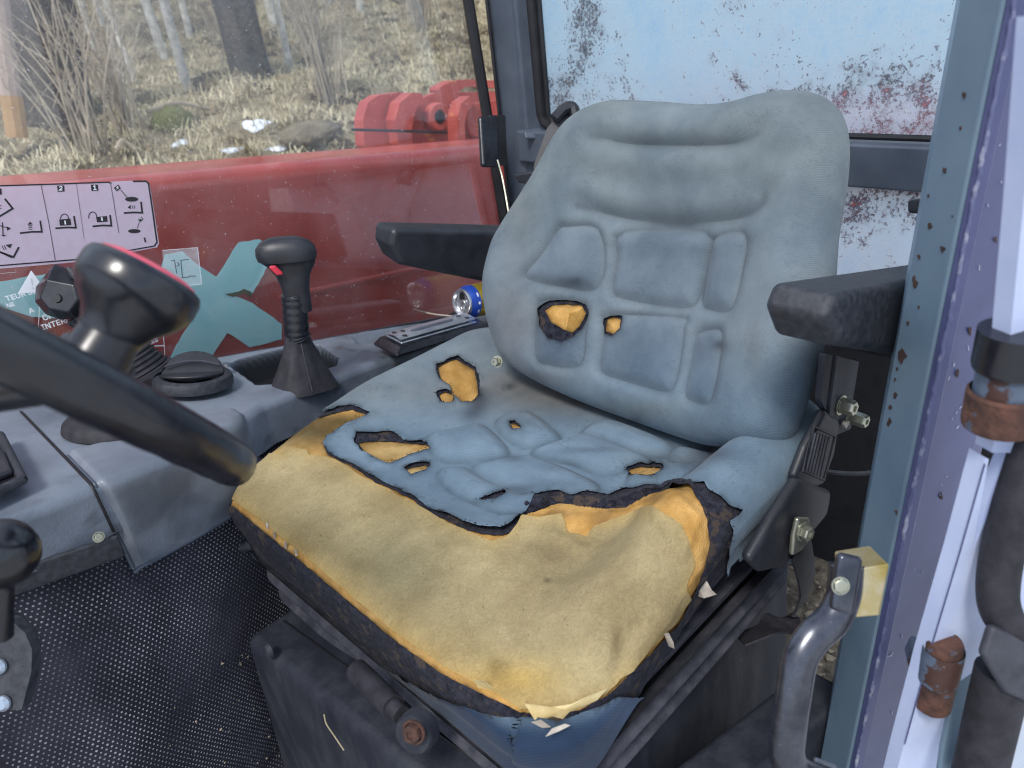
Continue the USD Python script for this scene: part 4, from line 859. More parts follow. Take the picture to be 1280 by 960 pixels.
l1s = 1 if l1 @ (CAM - ca_) > 0 else -1
def fa(a): return a if l1s > 0 else math.pi - a
for m_, args in (('can_green', (.052, .066, -0.75, -0.25)), ('can_green', (.05, .062, 0.85, 1.1)), ('leaf_red', (.058, .075, .9, 1.25)), ('white_ink', (.038, .044, -0.3, 0.15)), ('white_ink', (.056, .07, 0.3, .62)), ('white_ink', (0.0165, .0215, 0.05, .2)), ('white_ink', (0.017, .0205, -.5, -.3)), ('white_ink', (0.017, .0205, .5, .75))):
    part(can, 'print_patch', patch(args[0], args[1], fa(args[2]), fa(args[3])), m_, True)
s4 = [on_console(*p) for p in ((470, 432), (497, 446), (612, 411), (588, 399))]
sp = thing('slotted_plate', 'long silver slotted plate on a black base lying beside the can', 'plate', sum(s4) / 4)
part(sp, 'base', hull([q + [0, 0, 0.003] for q in s4] + [q * 0.9 + sum(s4) / 4 * 0.1 + [0, 0, 0.012] for q in s4], 0.003), 'gloss_black')
def sp_at(u, v, h): return (s4[1] * (1 - u) + s4[2] * u) * (1 - v) + (s4[0] * (1 - u) + s4[3] * u) * v + np.array([0, 0, h])
hu = [[sp_at(u, v, 0.0175 + 0.006 * math.sin(math.pi * v) ** 0.8) for v in np.linspace(0.2, 0.92, 9)] for u in np.linspace(0.09, 0.9, 20)]
part(sp, 'plate', cat(gridmesh(np.array(hu))[0], hull([sp_at(u, v, 0.0145) for u in (.1, .89) for v in (.22, .9)], 0.002)), 'polished_plate', True)
part(sp, 'slot', extr([sp_at(u, v, 0.0240) for u, v in ((.25, .5), (.28, .42), (.68, .42), (.71, .5), (.68, .56), (.28, .56))], (0, 0, 0.0006)), 'cab_grey', False)
for u, v in ((.16, .32), (.13, .68), (.2, .62), (.83, .36), (.79, .62)): part(sp, 'hole', lathe([(0, .0006), (0.0042, .0006), (0.0046, 0)], sp_at(u, v, 0.0195 + 0.005 * math.sin(math.pi * v) ** .8), (0.2, 0, 1), 12), 'seal')
single('cable_tie', tube(spline([at(517, 388, plane=(CN, CK)), at(540, 394, plane=(CN, CK)), at(565, 397, plane=(CN, CK)) + [0, 0, 0.0], ], 6) + [0, 0, 0.003], 0.0016, 5), 'clear_scrap', 'thin white cable tie lying in the console tray beside the can', 'cable tie')

# ================================================================== STICKERS ON THE SIDE WINDOW
YS = YW - 0.0032
def Z(u, v): return (u / 4.741, 210 + v / 4.741)
def stroke(pts, w): 
    g = LineString(pts).buffer(w / 2, cap_style=2, join_style=2)
    return [tuple(p) for p in list(g.exterior.coords)[:-1]]
def prints(parent, name, polys, mat_, dy, label=None):
    for q in polys: part(parent, name, extr([at(a, b, plane=(PN, PK - 0.0032 - dy)) for a, b in q], -PN * 0.0002), mat_, False, label=label)
stk = thing('pictogram_sticker', 'large pale lilac sticker with black pictograms and a black border on the side window', 'sticker', at(60, 270, y=YS))
prints(stk, 'film', [[Z(-300, 112), Z(640, 84), Z(700, 78), Z(870, 74), Z(888, 96), Z(942, 446), Z(930, 470), Z(470, 556), Z(-300, 622)]], 'lilac_film', 0)
brd = [stroke([Z(-280, 114), Z(300, 96), Z(640, 84), Z(660, 90)], 1.7), stroke([Z(788, 79), Z(866, 78), Z(880, 92), Z(905, 260), Z(930, 440), Z(915, 462)], 2.0), stroke([Z(-280, 604), Z(0, 578), Z(470, 541), Z(915, 462)], 1.6),
       stroke([Z(243, 100), Z(290, 330), Z(327, 545)], 0.7), stroke([Z(452, 94), Z(498, 420)], 0.35), stroke([Z(655, 90), Z(704, 385)], 0.6)]
prints(stk, 'border', brd, 'ink', 0.0003)
blk = []
for u, v in ((360, 122), (560, 117), (-12, 140)): blk.append([Z(u - 22, v - 18), Z(u + 20, v - 19), Z(u + 23, v + 17), Z(u - 18, v + 19)])
blk.append([Z(674, 118), Z(700, 98), Z(716, 120), Z(692, 138)]); blk.append([Z(818, 306), Z(838, 288), Z(850, 302), Z(832, 320)])
prints(stk, 'number_box', blk, 'ink', 0.0003)
dig = [stroke([Z(350, 114), Z(358, 109), Z(367, 112), Z(366, 119), Z(352, 131), Z(370, 130)], 1.1), stroke([Z(553, 110), Z(561, 105), Z(563, 128)], 1.2), stroke([Z(553, 129), Z(573, 127)], 1.0),
       stroke([Z(-22, 130), Z(-8, 130), Z(-16, 138), Z(-6, 146), Z(-20, 150)], 1.0), stroke([Z(688, 116), Z(698, 110), Z(700, 120), Z(690, 126)], .8), stroke([Z(826, 304), Z(836, 296), Z(842, 304)], .7)]
prints(stk, 'number', dig, 'white_ink', 0.0006)
pic = []
def arc(cx, cy, rx, ry, a0, a1, w, n=10): return stroke([Z(cx + rx * math.cos(a), cy - ry * math.sin(a)) for a in np.linspace(a0, a1, n)], w)
def ell(pts, w=2.4): return stroke([Z(*p) for p in pts], w)
pic += [[Z(350, 305), Z(417, 300), Z(422, 338), Z(355, 342)], arc(382, 302, 24, 30, 0, math.pi, 1.1), ell([(438, 285), (450, 354), (400, 352), (328, 357)], 2.2)]
pic += [[Z(570, 290), Z(634, 284), Z(638, 318), Z(575, 322)], arc(549, 290, 24, 30, -0.3, math.pi + .3, 1.1), ell([(652, 278), (660, 342), (610, 340), (548, 346)], 2.2)]
pic += [ell([(835, 200), (843, 265), (790, 263), (734, 267)], 2.2), ell([(715, 130), (752, 172)], 0.9), arc(780, 185, 38, 13, 0, 6.2, 0.5, 20), ell([(826, 318), (812, 358)], 0.6), arc(796, 374, 36, 11, 0, 6.2, 0.5, 20), ell([(855, 412), (862, 440)], 2.0)]
pic += [[Z(756, 234), Z(774, 218), Z(775, 244)], ell([(786, 222), (788, 242)], 1.0), ell([(797, 222), (800, 240)], 0.8), [Z(162, 336), Z(178, 318), Z(194, 334)], ell([(168, 343), (190, 341)], .9), ell([(168, 353), (190, 351)], .8), ell([(170, 364), (190, 362)], .8)]
pic += [ell([(238, 312), (248, 378), (190, 378), (118, 386)], 2.2), ell([(28, 182), (75, 240), (0, 285), (-60, 300)], 2.4), ell([(112, 468), (80, 528), (0, 498)], 2.4), ell([(-20, 488), (70, 530)], 2.0)]
pic += [ell([(-5, 340), (60, 360)], 1.0), [Z(40, 345), Z(64, 358), Z(42, 372)], ell([(14, 322), (18, 400)], 1.4), [Z(4, 398), Z(38, 396), Z(22, 406)], [Z(20 + 12, 455), Z(72, 450), Z(60, 476), Z(50, 470)], ell([(12, 462), (26, 486)], .9), ell([(24, 458), (38, 482)], .9), ell([(-12, 215), (8, 225)], 1.0), ell([(-12, 230), (8, 242)], 1.0)]
prints(stk, 'pictogram', pic, 'ink', 0.0003)
prints(stk, 'slot_mark', [[Z(380, 312), Z(388, 311), Z(392, 334), Z(384, 335)], [Z(598, 292), Z(606, 291), Z(610, 312), Z(602, 313)]], 'white_ink', 0.0006)
wst = thing('warning_sticker', 'clear sticker with white warning triangle and small white lettering under the pictogram sticker', 'sticker', at(60, 400, y=YS))
prints(wst, 'triangle', [stroke([(24, 366), (39, 340), (56, 363), (24, 366)], 2.2), stroke([(39.5, 348), (40.5, 357)], 1.4), stroke([(40.6, 359.5), (40.9, 361.3)], 1.5)], 'white_ink', 0.0003)
prints(wst, 'rule', [stroke([(50, 372), (48, 410)], .6), stroke([(0, 342), (20, 340)], .3), stroke([(183, 433), (205, 432)], 1.2), stroke([(203, 400), (207, 458)], .6)], 'white_ink', 0.0003)
def text_on(parent, text, px, py, h, y, slope=0.0):
    t = meshkit.text_mesh(text, h, 0.0003, bold=True); v = t.vertices; o = at(px, py, plane=(PN, PK - 0.0034)); z_ = o[2] + v[:, 1] + slope * v[:, 0]
    q = np.stack([o[0] + v[:, 0], pane_y(z_) - 0.0034 - v[:, 2], z_], 1)
    return trimesh.Trimesh(q, t.faces, process=False)
HT = 0.0068
for w_ in (text_on(wst, 'TEUR SE', 8, 377, HT, YS), text_on(wst, 'NE', 9, 385, HT * .8, YS), text_on(wst, 'A', 37, 392, HT, YS), text_on(wst, 'CHARGE', 54, 401, HT * 1.1, YS), text_on(wst, 'INTERDIT', 53, 413, HT * 1.1, YS),
                 text_on(wst, 'R SE', 184, 420, HT * .9, YS), text_on(wst, 'LES', 186, 431, HT * .9, YS), text_on(wst, 'ER', 187, 447, HT, YS), text_on(wst, 'SE', 187, 455, HT, YS)): part(wst, 'lettering', w_, 'white_ink', False, kind='stuff')
cst = thing('clear_label', 'small clear plastic label with black lines peeling beside the pictogram sticker', 'sticker', at(230, 335, y=YS))
prints(cst, 'film', [[(203, 313), (247, 309.5), (252, 355), (236, 357), (205, 352)]], 'clear_film', 0)
prints(cst, 'print', [stroke([(236, 324), (226, 325.5), (228, 347), (237, 346)], .8), stroke([(236, 345), (245, 345)], .7), stroke([(214, 326), (218, 325), (221, 342)], .8), stroke([(222, 328), (224, 331), (221, 333)], .8)], 'ink', 0.0003)
prints(cst, 'edge', [stroke([(203, 313), (247, 309.5), (252, 355), (236, 357)], .6)], 'white_ink', 0.0003)

# ================================================================== DRIVER'S SEAT
seat = thing('driver_seat', 'worn blue-grey suspension seat with torn cover showing yellow foam', 'seat', (0.45, 0.56, 0.0))
def square_map(O_ang, O_rad, N, ext):
    """Square grid a, b in [-ext, ext] mapped on an outline given in polar form; rho > 1 lies outside."""
    t = np.linspace(-ext, ext, N); A_, B2 = np.meshgrid(t, t, indexing='ij')
    rho = np.maximum(np.abs(A_), np.abs(B2)); th = np.arctan2(B2, A_)
    R0 = np.interp(th.ravel(), O_ang, O_rad, period=2 * np.pi).reshape(th.shape)
    return rho, th, R0
def normals(P):
    n = np.cross(np.gradient(P, axis=0), np.gradient(P, axis=1)); return n / np.maximum(np.linalg.norm(n, axis=2, keepdims=True), 1e-12)
def dense(poly, n=4000):
    p = np.asarray(poly, float); p = np.vstack([p, p[:1]]); s = np.r_[0, np.cumsum(np.hypot(*np.diff(p, axis=0).T))]
    t = np.linspace(0, s[-1], n, endpoint=False); return np.stack([np.interp(t, s, p[:, 0]), np.interp(t, s, p[:, 1])], 1)
def polar(poly, c):
    d = dense(poly) - c; a = np.arctan2(d[:, 1], d[:, 0]); o = np.argsort(a); return a[o], np.hypot(*d[o].T)
def smooth_poly(pts, n=6):
    P = np.asarray(pts, float); Q = np.vstack([P[-2:], P, P[:3]]); return spline(Q, n)[2 * n:-(2 * n) - 1]

# ---- cushion surface
NC = 460
cc = np.array([0.475, 0.561])
rr = Polygon([(0.238, 0.274), (0.238, 0.848), (0.73, 0.848), (0.73, 0.274)])
rr = rr.buffer(-0.06).buffer(0.06, quad_segs=16)
oa, orr = polar(list(rr.exterior.coords)[:-1], cc)
EXT = 1.28
rho, th, R0 = square_map(oa, orr, NC, EXT)
ri = np.minimum(rho, 1.0)
X = cc[0] + ri * R0 * np.cos(th); Y = cc[1] + ri * R0 * np.sin(th)
vy = (Y - 0.561) / 0.287
ztop = 0.522 + np.where(vy < 0, 0.066 * sstep(0.60, 0.86, np.abs(vy)), 0.040 * sstep(0.52, 0.88, np.abs(vy))) * sstep(0.26, 0.50, X) - 0.016 * sstep(0.40, 0.24, X) + 0.010 * sstep(0.42, 0.32, X) - 0.006 * np.exp(-(vy / 0.4) ** 2) * sstep(0.3, 0.5, X)
ins = (1 - ri) * R0                        # distance from the edge
re = np.where(np.abs(vy) > 0.85, 0.040, 0.030)
edge = re - np.sqrt(np.maximum(re ** 2 - np.clip(re - ins, 0, re) ** 2, 0))
Zc = ztop - edge * 0.85
def pl53(pts): return np.array([at(a, b, z=0.53)[:2] for a, b in pts])
XY = np.stack([X.ravel(), Y.ravel()], 1)
grooves = [[(690, 528), (715, 532), (760, 550), (806, 572), (840, 585)], [(640, 545), (667, 553), (715, 572), (757, 585), (800, 603)], [(520, 575), (570, 592), (640, 612), (700, 625)],
           [(745, 508), (720, 517), (690, 533), (650, 548), (600, 558), (550, 578)], [(850, 548), (825, 562), (795, 585), (745, 608), (700, 625)], [(690, 500), (640, 506), (570, 516), (522, 542)], [(612, 518), (632, 532), (648, 546)],
           [(700, 516), (760, 512), (830, 545), (870, 560)], [(880, 565), (850, 585), (800, 603)]]
gd = np.full(len(XY), 9.0)
for ln in grooves: gd = np.minimum(gd, linedist(XY, pl53(ln)))
def pk(pts): return [(300 + u / 1.829, 400 + v / 1.829) for u, v in pts]
CPADS = [[(432, 252), (530, 226), (560, 232), (600, 270), (590, 290), (480, 302), (440, 286)], [(590, 212), (640, 193), (672, 202), (720, 238), (712, 254), (652, 264), (604, 244)], [(672, 276), (760, 247), (800, 247), (922, 300), (916, 320), (832, 333), (762, 306), (702, 291)], [(535, 315), (640, 292), (690, 301), (802, 357), (796, 376), (720, 378), (640, 368), (565, 340)],
         [(785, 236), (820, 214), (870, 217), (982, 270), (976, 293), (920, 290), (832, 259)], [(985, 292), (1010, 280), (1070, 295), (1066, 310), (1002, 313)], [(893, 347), (932, 321), (1028, 318), (1056, 328), (1000, 360), (905, 366)], [(455, 330), (505, 320), (560, 350), (640, 385), (690, 395), (690, 420), (600, 420), (520, 390), (470, 360)]]
gz = np.zeros(len(XY)); prim_ = np.zeros(len(XY))
for pg in CPADS:
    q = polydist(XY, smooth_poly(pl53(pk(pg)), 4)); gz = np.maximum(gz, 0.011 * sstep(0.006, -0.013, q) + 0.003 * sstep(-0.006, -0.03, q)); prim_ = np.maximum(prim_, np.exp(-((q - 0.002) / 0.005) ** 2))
gz -= 0.006
Zc = Zc + gz.reshape(X.shape) * (rho < 1)
p3 = np.stack([X, Y, 0 * X], -1)
Zc += 0.004 * (meshkit.fbm(p3 * 9, 3, 1) - 0.5) * sstep(1.0, 0.9, rho)
sk_ = np.clip((rho - 1) / (EXT - 1), 0, 1)    # the skirt
ZS = Zc - 0.070 * sk_ - 0.004 * np.sin(sk_ * 9)
shr = 1 - 0.055 * sk_ ** 1.5
X = cc[0] + (X - cc[0]) * shr; Y = cc[1] + (Y - cc[1]) * shr
base = np.stack([X, Y, ZS], -1); nrm = normals(base); nrm *= np.sign(nrm[NC // 2, NC // 2, 2])
PX = pix(base.reshape(-1, 3))
w3 = base.reshape(-1, 3)
jag = 7.0 * (meshkit.fbm(w3 * 110, 3, 21) - 0.5) + 9 * (meshkit.fbm(w3 * 28, 2, 23) - 0.5)
jag2 = 5.0 * (meshkit.fbm(w3 * 150, 3, 31) - 0.5) + 3 * (meshkit.fbm(w3 * 30, 2, 33) - 0.5)
COVER = [(240, 600), (270, 575), (284, 556), (296, 543), (322, 533), (345, 522), (372, 515), (398, 517), (420, 510), (440, 506), (452, 511), (468, 519), (452, 527), (436, 534), (422, 541), (412, 549), (408, 558), (413, 567), (425, 574), (440, 581), (455, 589), (470, 600), (490, 609), (513, 621), (535, 637), (560, 649), (580, 659), (603, 665), (625, 667), (640, 660), (652, 648), (661, 632), (668, 622), (680, 615), (700, 612), (715, 618), (735, 612), (760, 620), (785, 613), (805, 605), (835, 608), (858, 606), (880, 607), (886, 617), (898, 622), (906, 632), (924, 637), (918, 646), (907, 653), (913, 663), (906, 680), (904, 700), (906, 718), (894, 735), (888, 760), (874, 790), (860, 812), (858, 835), (840, 850), (842, 862), (825, 872), (800, 868), (770, 870), (735, 888), (700, 902), (660, 899), (630, 897), (590, 884), (550, 866), (510, 846), (465, 818), (415, 780), (365, 735), (325, 697), (295, 662), (262, 630)]
LINING = [(250, 600), (272, 580), (288, 556), (300, 547), (340, 530), (372, 521), (400, 523), (420, 517), (440, 513), (458, 520), (445, 529), (425, 538), (411, 547), (405, 558), (410, 569), (425, 578), (440, 585), (468, 604), (490, 613), (513, 625), (535, 641), (560, 653), (580, 663), (603, 669), (628, 671), (644, 665), (657, 650), (672, 640), (690, 635), (720, 640), (740, 643), (762, 645), (785, 642), (802, 632), (825, 620), (848, 613), (862, 613), (874, 628), (883, 650), (885, 680), (879, 705), (864, 745), (850, 775), (817, 810), (784, 843), (757, 869), (724, 887), (690, 894), (650, 890), (603, 867), (553, 841), (493, 798), (433, 748), (373, 698), (323, 658), (279, 622)]
FELT = [(262, 602), (285, 580), (303, 568), (320, 561), (337, 568), (353, 567), (360, 560), (383, 563), (387, 570), (410, 572), (428, 580), (450, 596), (480, 612), (513, 628), (560, 655), (600, 672), (616, 678), (633, 674), (645, 664), (653, 652), (676, 655), (703, 650), (710, 668), (733, 671), (743, 660), (767, 653), (820, 640), (850, 660), (857, 677), (867, 703), (855, 737), (862, 748), (845, 774), (782, 839), (756, 865), (721, 884), (689, 890), (651, 886), (606, 860), (556, 833), (496, 790), (436, 740), (376, 690), (326, 650), (282, 617)]
H1 = [(547, 460), (558, 454), (570, 450), (580, 457), (592, 463), (596, 480), (597, 495), (590, 503), (578, 504), (565, 494), (562, 484), (550, 474)]
H1b = [(548, 494), (556, 491), (567, 496), (564, 504), (552, 503)]
H2 = [(448, 556), (462, 553), (490, 553), (515, 556), (535, 558), (540, 563), (525, 568), (505, 577), (487, 581), (470, 576), (455, 566)]
H2u = [(444, 556), (446, 544), (470, 546), (490, 543), (508, 555), (522, 557), (538, 556), (543, 563), (525, 570), (488, 583), (465, 576), (452, 567)]
H3 = [(506, 590), (516, 585), (530, 583), (537, 585), (528, 592), (514, 597)]
H4 = [(638, 531), (645, 531), (653, 537), (652, 541), (643, 540)]
H5 = [(784, 588), (800, 584), (825, 586), (828, 590), (815, 595), (790, 595)]
H6 = [(632, 622), (622, 626), (600, 627), (612, 623), (630, 619)]
dC = polydist(PX, COVER); dL = polydist(PX, LINING); dF = polydist(PX, FELT)
small = [(H1, 5), (H1b, 4), (H2u, 2), (H3, 4), (H4, 1.5), (H5, 5), (H6, 3)]
dCs = np.full(len(PX), 1e9); dLs = np.full(len(PX), 1e9)
for q, g_ in small: dCs = np.minimum(dCs, polydist(PX, q) - (g_ + 2) * (0.0 + 1.3 * meshkit.fbm(w3 * 38, 3, 25)))
for q in (H1, H1b, H2, H3, H4, H5): dLs = np.minimum(dLs, polydist(PX, q))
front = nrm.reshape(-1, 3)
see = ((CAM - w3) * front).sum(1) > -0.02
side_near = (w3[:, 1] < 0.30) & (w3[:, 2] < 0.50)
dCov = np.minimum(dC + 0.55 * jag, dCs + 0.35 * jag)
v_cov = dCov + 2.2
# ragged lower hem at the near front corner: nothing of the cloth below it
hem = [(905, 700), (892, 735), (888, 770), (870, 800), (855, 830), (838, 862), (838, 887), (815, 898), (793, 910), (782, 935), (770, 955), (760, 1000), (1000, 1000), (1000, 700), (960, 690), (930, 700)]
hemd = polydist(PX, hem) + 1.6 * jag
v_cov = np.minimum(v_cov, hemd)
v_lin = np.minimum(np.minimum(dL, dLs) + 0.45 * jag2, hemd + 3)
hemline = [(661, 634), (680, 628), (700, 627), (720, 630), (745, 632), (770, 632), (790, 626), (810, 615), (840, 610), (862, 612)]
hr = linedist(PX, hemline)
off_c = 0.0042 + 0.0030 * np.exp(-np.clip(dCov, 0, 99) / 5) * (0.2 + meshkit.noise(w3 * 60, 3)) + 0.004 * np.exp(-(linedist(PX, [(560, 652), (603, 664), (630, 664), (655, 645), (665, 628)]) / 12) ** 2)
off_l = 0.0018 + 0.0075 * np.exp(-(hr / 8) ** 2) * (0.5 + meshkit.noise(w3 * 90, 5)) + 0.0012 * (meshkit.noise(w3 * 160, 6) - 0.3)
foam_b = 0.0 + 0.006 * np.exp(-(polydist(PX, [(655, 650), (700, 638), (760, 640), (840, 620), (870, 650), (850, 690), (820, 640), (700, 652)]) / 10).clip(0) ** 2) * (dL < 4)
felt_o = foam_b + 0.0014 + 0.0022 * np.exp(-np.abs(dF) / 5) * meshkit.noise(w3 * 55, 9) + 0.0035 * (meshkit.fbm(w3 * 26, 3, 12) - 0.5)
felt_o += -0.004 * np.exp(-(linedist(PX, [(768, 840), (772, 815), (780, 795), (800, 780)]) / 6) ** 2) + 0.004 * np.exp(-(linedist(PX, [(785, 835), (795, 805), (830, 770)]) / 12) ** 2)
felt_o += 0.004 * np.exp(-(linedist(PX, [(632, 662), (690, 668), (730, 690)]) / 9) ** 2) - 0.002 * np.exp(-(linedist(PX, [(735, 672), (720, 700), (690, 720)]) / 8) ** 2)
felt_o = np.maximum(felt_o, foam_b + 0.0009)
def lay(off, v, cd=None): return clipmesh(base + nrm * off.reshape(NC, NC)[..., None], v, cd)
def blot(PXq, spots):
    """Stain colours: each (x, y, rx, ry, colour, strength)."""
    c = np.ones((len(PXq), 3))
    for a, b, ra, rb, col, s in spots:
        e = np.exp(-(((PXq[:, 0] - a) / ra) ** 2 + ((PXq[:, 1] - b) / rb) ** 2)) * s
        c = c * (1 - e[:, None] * (1 - np.asarray(col)))
    return c
BROWN, DARK, LIGHT = (0.75, 0.55, 0.42), (0.28, 0.26, 0.3), (1.35, 1.3, 1.25)
cl = blot(PX, [(700, 500, 90, 22, BROWN, 0.8), (640, 480, 40, 20, BROWN, .5), (530, 490, 120, 18, (1.0, .92, .85), .6), (395, 505, 90, 22, (0.92, .9, .86), .8), (885, 570, 28, 10, DARK, 0.8), (862, 585, 18, 8, DARK, .6), (735, 566, 40, 4, DARK, .45), (650, 612, 22, 5, DARK, .5), (700, 608, 40, 6, DARK, .4), (642, 576, 12, 5, DARK, .5), (600, 505, 14, 16, DARK, .75), (590, 520, 12, 10, DARK, .6), (845, 575, 60, 12, BROWN, .4), (800, 510, 60, 14, BROWN, .5), (565, 640, 60, 10, LIGHT, .15)])
hue = np.array([0.85, 0.98, 1.09])
cl *= 1 + (hue - 1) * sstep(480, 560, PX[:, 1])[:, None]                       # the seat part has kept more of its blue
cl *= 1 + (np.array([0.17, 0.22, 0.33]) - 1) * (sstep(0.508, 0.492, w3[:, 2]) * (w3[:, 0] < 0.45))[:, None]   # darker navy tone down on the skirt
cl *= 1 + 1.0 * (np.exp(-(((PX[:, 0] - 785) / 40) ** 2 + ((PX[:, 1] - 885) / 34) ** 2)) * (w3[:, 2] < 0.5))[:, None]
sp_ = meshkit.noise(w3 * 420, 15) * meshkit.fbm(w3 * 40, 3, 16)
cl *= (1 - 0.18 * sstep(0.42, 0.55, sp_))[:, None]
cl *= (1 - 0.6 * np.exp(-np.clip(dCov + 2, 0, 99) / 3.4) * sstep(.25, .6, meshkit.fbm(w3 * 50, 2, 27)))[:, None] * (0.9 + 0.2 * meshkit.fbm(w3 * 18, 3, 17))[:, None]
cl *= (1 - np.clip(0.9 * prim_ * (meshkit.fbm(w3 * 26, 3, 18) - 0.15), 0, .6))[:, None]  # crease shade painted round the cushion pads
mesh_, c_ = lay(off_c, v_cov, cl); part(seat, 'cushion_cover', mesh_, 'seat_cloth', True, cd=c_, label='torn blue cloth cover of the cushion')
mesh_, c_ = lay(off_l, v_lin); part(seat, 'cushion_lining', mesh_, 'lining_cloth', True, label='dark fuzzy lining showing at the torn edges')
fc = blot(PX, [(392, 540, 62, 24, (0.16, .21, .32), 0.97), (335, 556, 45, 12, (.8, 1.0, 1.4), .8), (345, 540, 20, 8, (.3, .38, .55), .8), (430, 526, 36, 9, (.3, .36, .5), .9), (330, 565, 40, 10, (1.1, 1.3, 1.6), .6), (755, 655, 20, 10, (.4, .4, .5), .8), (690, 648, 30, 6, (.45, .45, .55), .8), (820, 628, 22, 8, (.45, .45, .55), .7), (870, 660, 14, 40, (1.05, 1.05, 1.1), .6), (480, 770, 260, 60, (.86, .93, 1.12), .8), (495, 566, 40, 14, (1.02, 1.25, 1.75), .8), (520, 590, 20, 8, (1.1, 1.4, 2), .7), (805, 590, 24, 7, (.9, 1.05, 1.5), .6), (570, 498, 10, 10, (.6, .55, .5), .6)])
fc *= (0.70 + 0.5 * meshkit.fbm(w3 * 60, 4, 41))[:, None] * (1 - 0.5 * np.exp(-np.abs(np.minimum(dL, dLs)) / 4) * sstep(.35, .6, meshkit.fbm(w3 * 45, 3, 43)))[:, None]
fc *= np.where(dLs < 2, 0.8, 1.0)[:, None]  # dirt and hole shading painted together into the small tears
v_foam = 26 - np.minimum(dL, dLs)
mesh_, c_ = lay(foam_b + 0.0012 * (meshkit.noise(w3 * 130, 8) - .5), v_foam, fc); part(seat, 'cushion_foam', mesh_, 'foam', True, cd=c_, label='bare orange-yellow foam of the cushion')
v_felt = -(dF + 0.4 * jag2)
ft = np.ones((len(PX), 3))
ed_ = np.exp(-np.abs(dF) / 9) * (0.4 + meshkit.fbm(w3 * 30, 3, 51))
ft *= 1 - (1 - np.array([1.1, 0.95, 0.68])) * np.clip(ed_, 0, 1)[:, None] * 0.8
ft *= 1 - (1 - np.array([1.12, 0.95, 0.58])) * (np.exp(-(((PX[:, 0] - 650) / 55) ** 2 + ((PX[:, 1] - 850) / 26) ** 2)) * 0.9)[:, None]
ft *= 1 - (1 - np.array([1.05, 0.98, 0.84])) * (sstep(0.30, 0.245, w3[:, 0]) * 0.75)[:, None]
ft *= blot(PX, [(735, 745, 120, 60, (.86, .84, .84), .8), (480, 690, 120, 60, (1.05, 1.05, 1.0), .5), (620, 835, 12, 14, (.6, .58, .5), .8), (770, 805, 8, 22, (.55, .52, .45), .8), (684, 727, 5, 4, (.3, .3, .3), .6), (690, 690, 26, 12, (.75, .72, .72), .7), (810, 870, 30, 14, (.6, .55, .5), .7)])
ft *= (0.86 + 0.28 * meshkit.fbm(w3 * 12, 4, 52))[:, None] * (1 - 0.45 * sstep(.93, .97, meshkit.noise(w3 * 330, 53)) * sstep(.5, .6, meshkit.fbm(w3 * 9, 2, 54)))[:, None]
mesh_, c_ = lay(felt_o, v_felt, ft); part(seat, 'felt_sheet', mesh_, 'felt', True, cd=c_, label='tan fibrous felt sheet over the front of the cushion')
# loose tatters
def tatter(pts, mat_, dd, seed, name='tatter', base_z=0.5):
    g = np.random.default_rng(seed); ds = []
    for a, b in pts:
        p = at(a, b, z=base_z); ds.append((p - CAM) @ _f)
    dm = float(np.mean(ds)); P = np.array([at(a, b, d=dm - dd + 0.004 * g.normal()) for a, b in pts]); c = P.mean(0) + _f * -0.003
    n = len(P); f = np.array([[i, (i + 1) % n, n] for i in range(n)]); th_ = 0.0007
    V = np.vstack([P, [c]]); V2 = V + _f * th_
    side = [[i, (i + 1) % n, n + 1 + i] for i in range(n)] + [[(i + 1) % n, n + 1 + (i + 1) % n, n + 1 + i] for i in range(n)]
    part(seat, name, trimesh.Trimesh(np.vstack([V, V2]), np.vstack([f, f[:, ::-1] + n + 1, side]), process=False), mat_, 50)
for k, (q, m_, dd) in enumerate([([(655, 879), (662, 890), (669, 901), (685, 899), (703, 899), (712, 891), (724, 886), (747, 875), (760, 860), (740, 868), (715, 880), (690, 884)], 'film_scrap', 0.010), ([(664, 903), (676, 900), (689, 909), (678, 910)], 'clear_scrap', 0.014), ([(682, 921), (690, 911), (706, 905), (713, 907), (700, 914)], 'clear_scrap', 0.014), ([(592, 850), (604, 851), (622, 862), (655, 880), (640, 881), (615, 871), (598, 860)], 'film_scrap', 0.008),
                                 ([(865, 716), (869, 703), (878, 702), (880, 707), (877, 721), (868, 720)], 'clear_scrap', 0.008), ([(856, 741), (862, 728), (872, 720), (884, 727), (890, 738), (896, 743), (880, 748), (869, 744), (862, 749)], 'clear_scrap', 0.012), ([(830, 792), (836, 791), (842, 803), (843, 811), (836, 808)], 'clear_scrap', 0.008), ([(653, 650), (668, 649), (678, 655), (663, 656)], 'clear_scrap', 0.012), ([(750, 652), (762, 648), (758, 656), (748, 664), (741, 670)], 'clear_scrap', 0.012),
                                 ([(596, 666), (612, 667), (619, 679), (606, 673)], 'film_scrap', 0.01), ([(447, 592), (462, 594), (480, 605), (463, 602)], 'film_scrap', 0.008), ([(484, 602), (500, 607), (496, 613)], 'clear_scrap', .01)]): tatter(q, m_, dd, 10 + k)
for k, (a, b) in enumerate([(332, 657), (341, 668), (355, 681), (368, 690)]): tatter([(a, b - 4), (a + 3, b - 3), (a + 4, b + 5), (a + 1, b + 5)], 'clear_scrap', 0.006, 40 + k, base_z=.5)
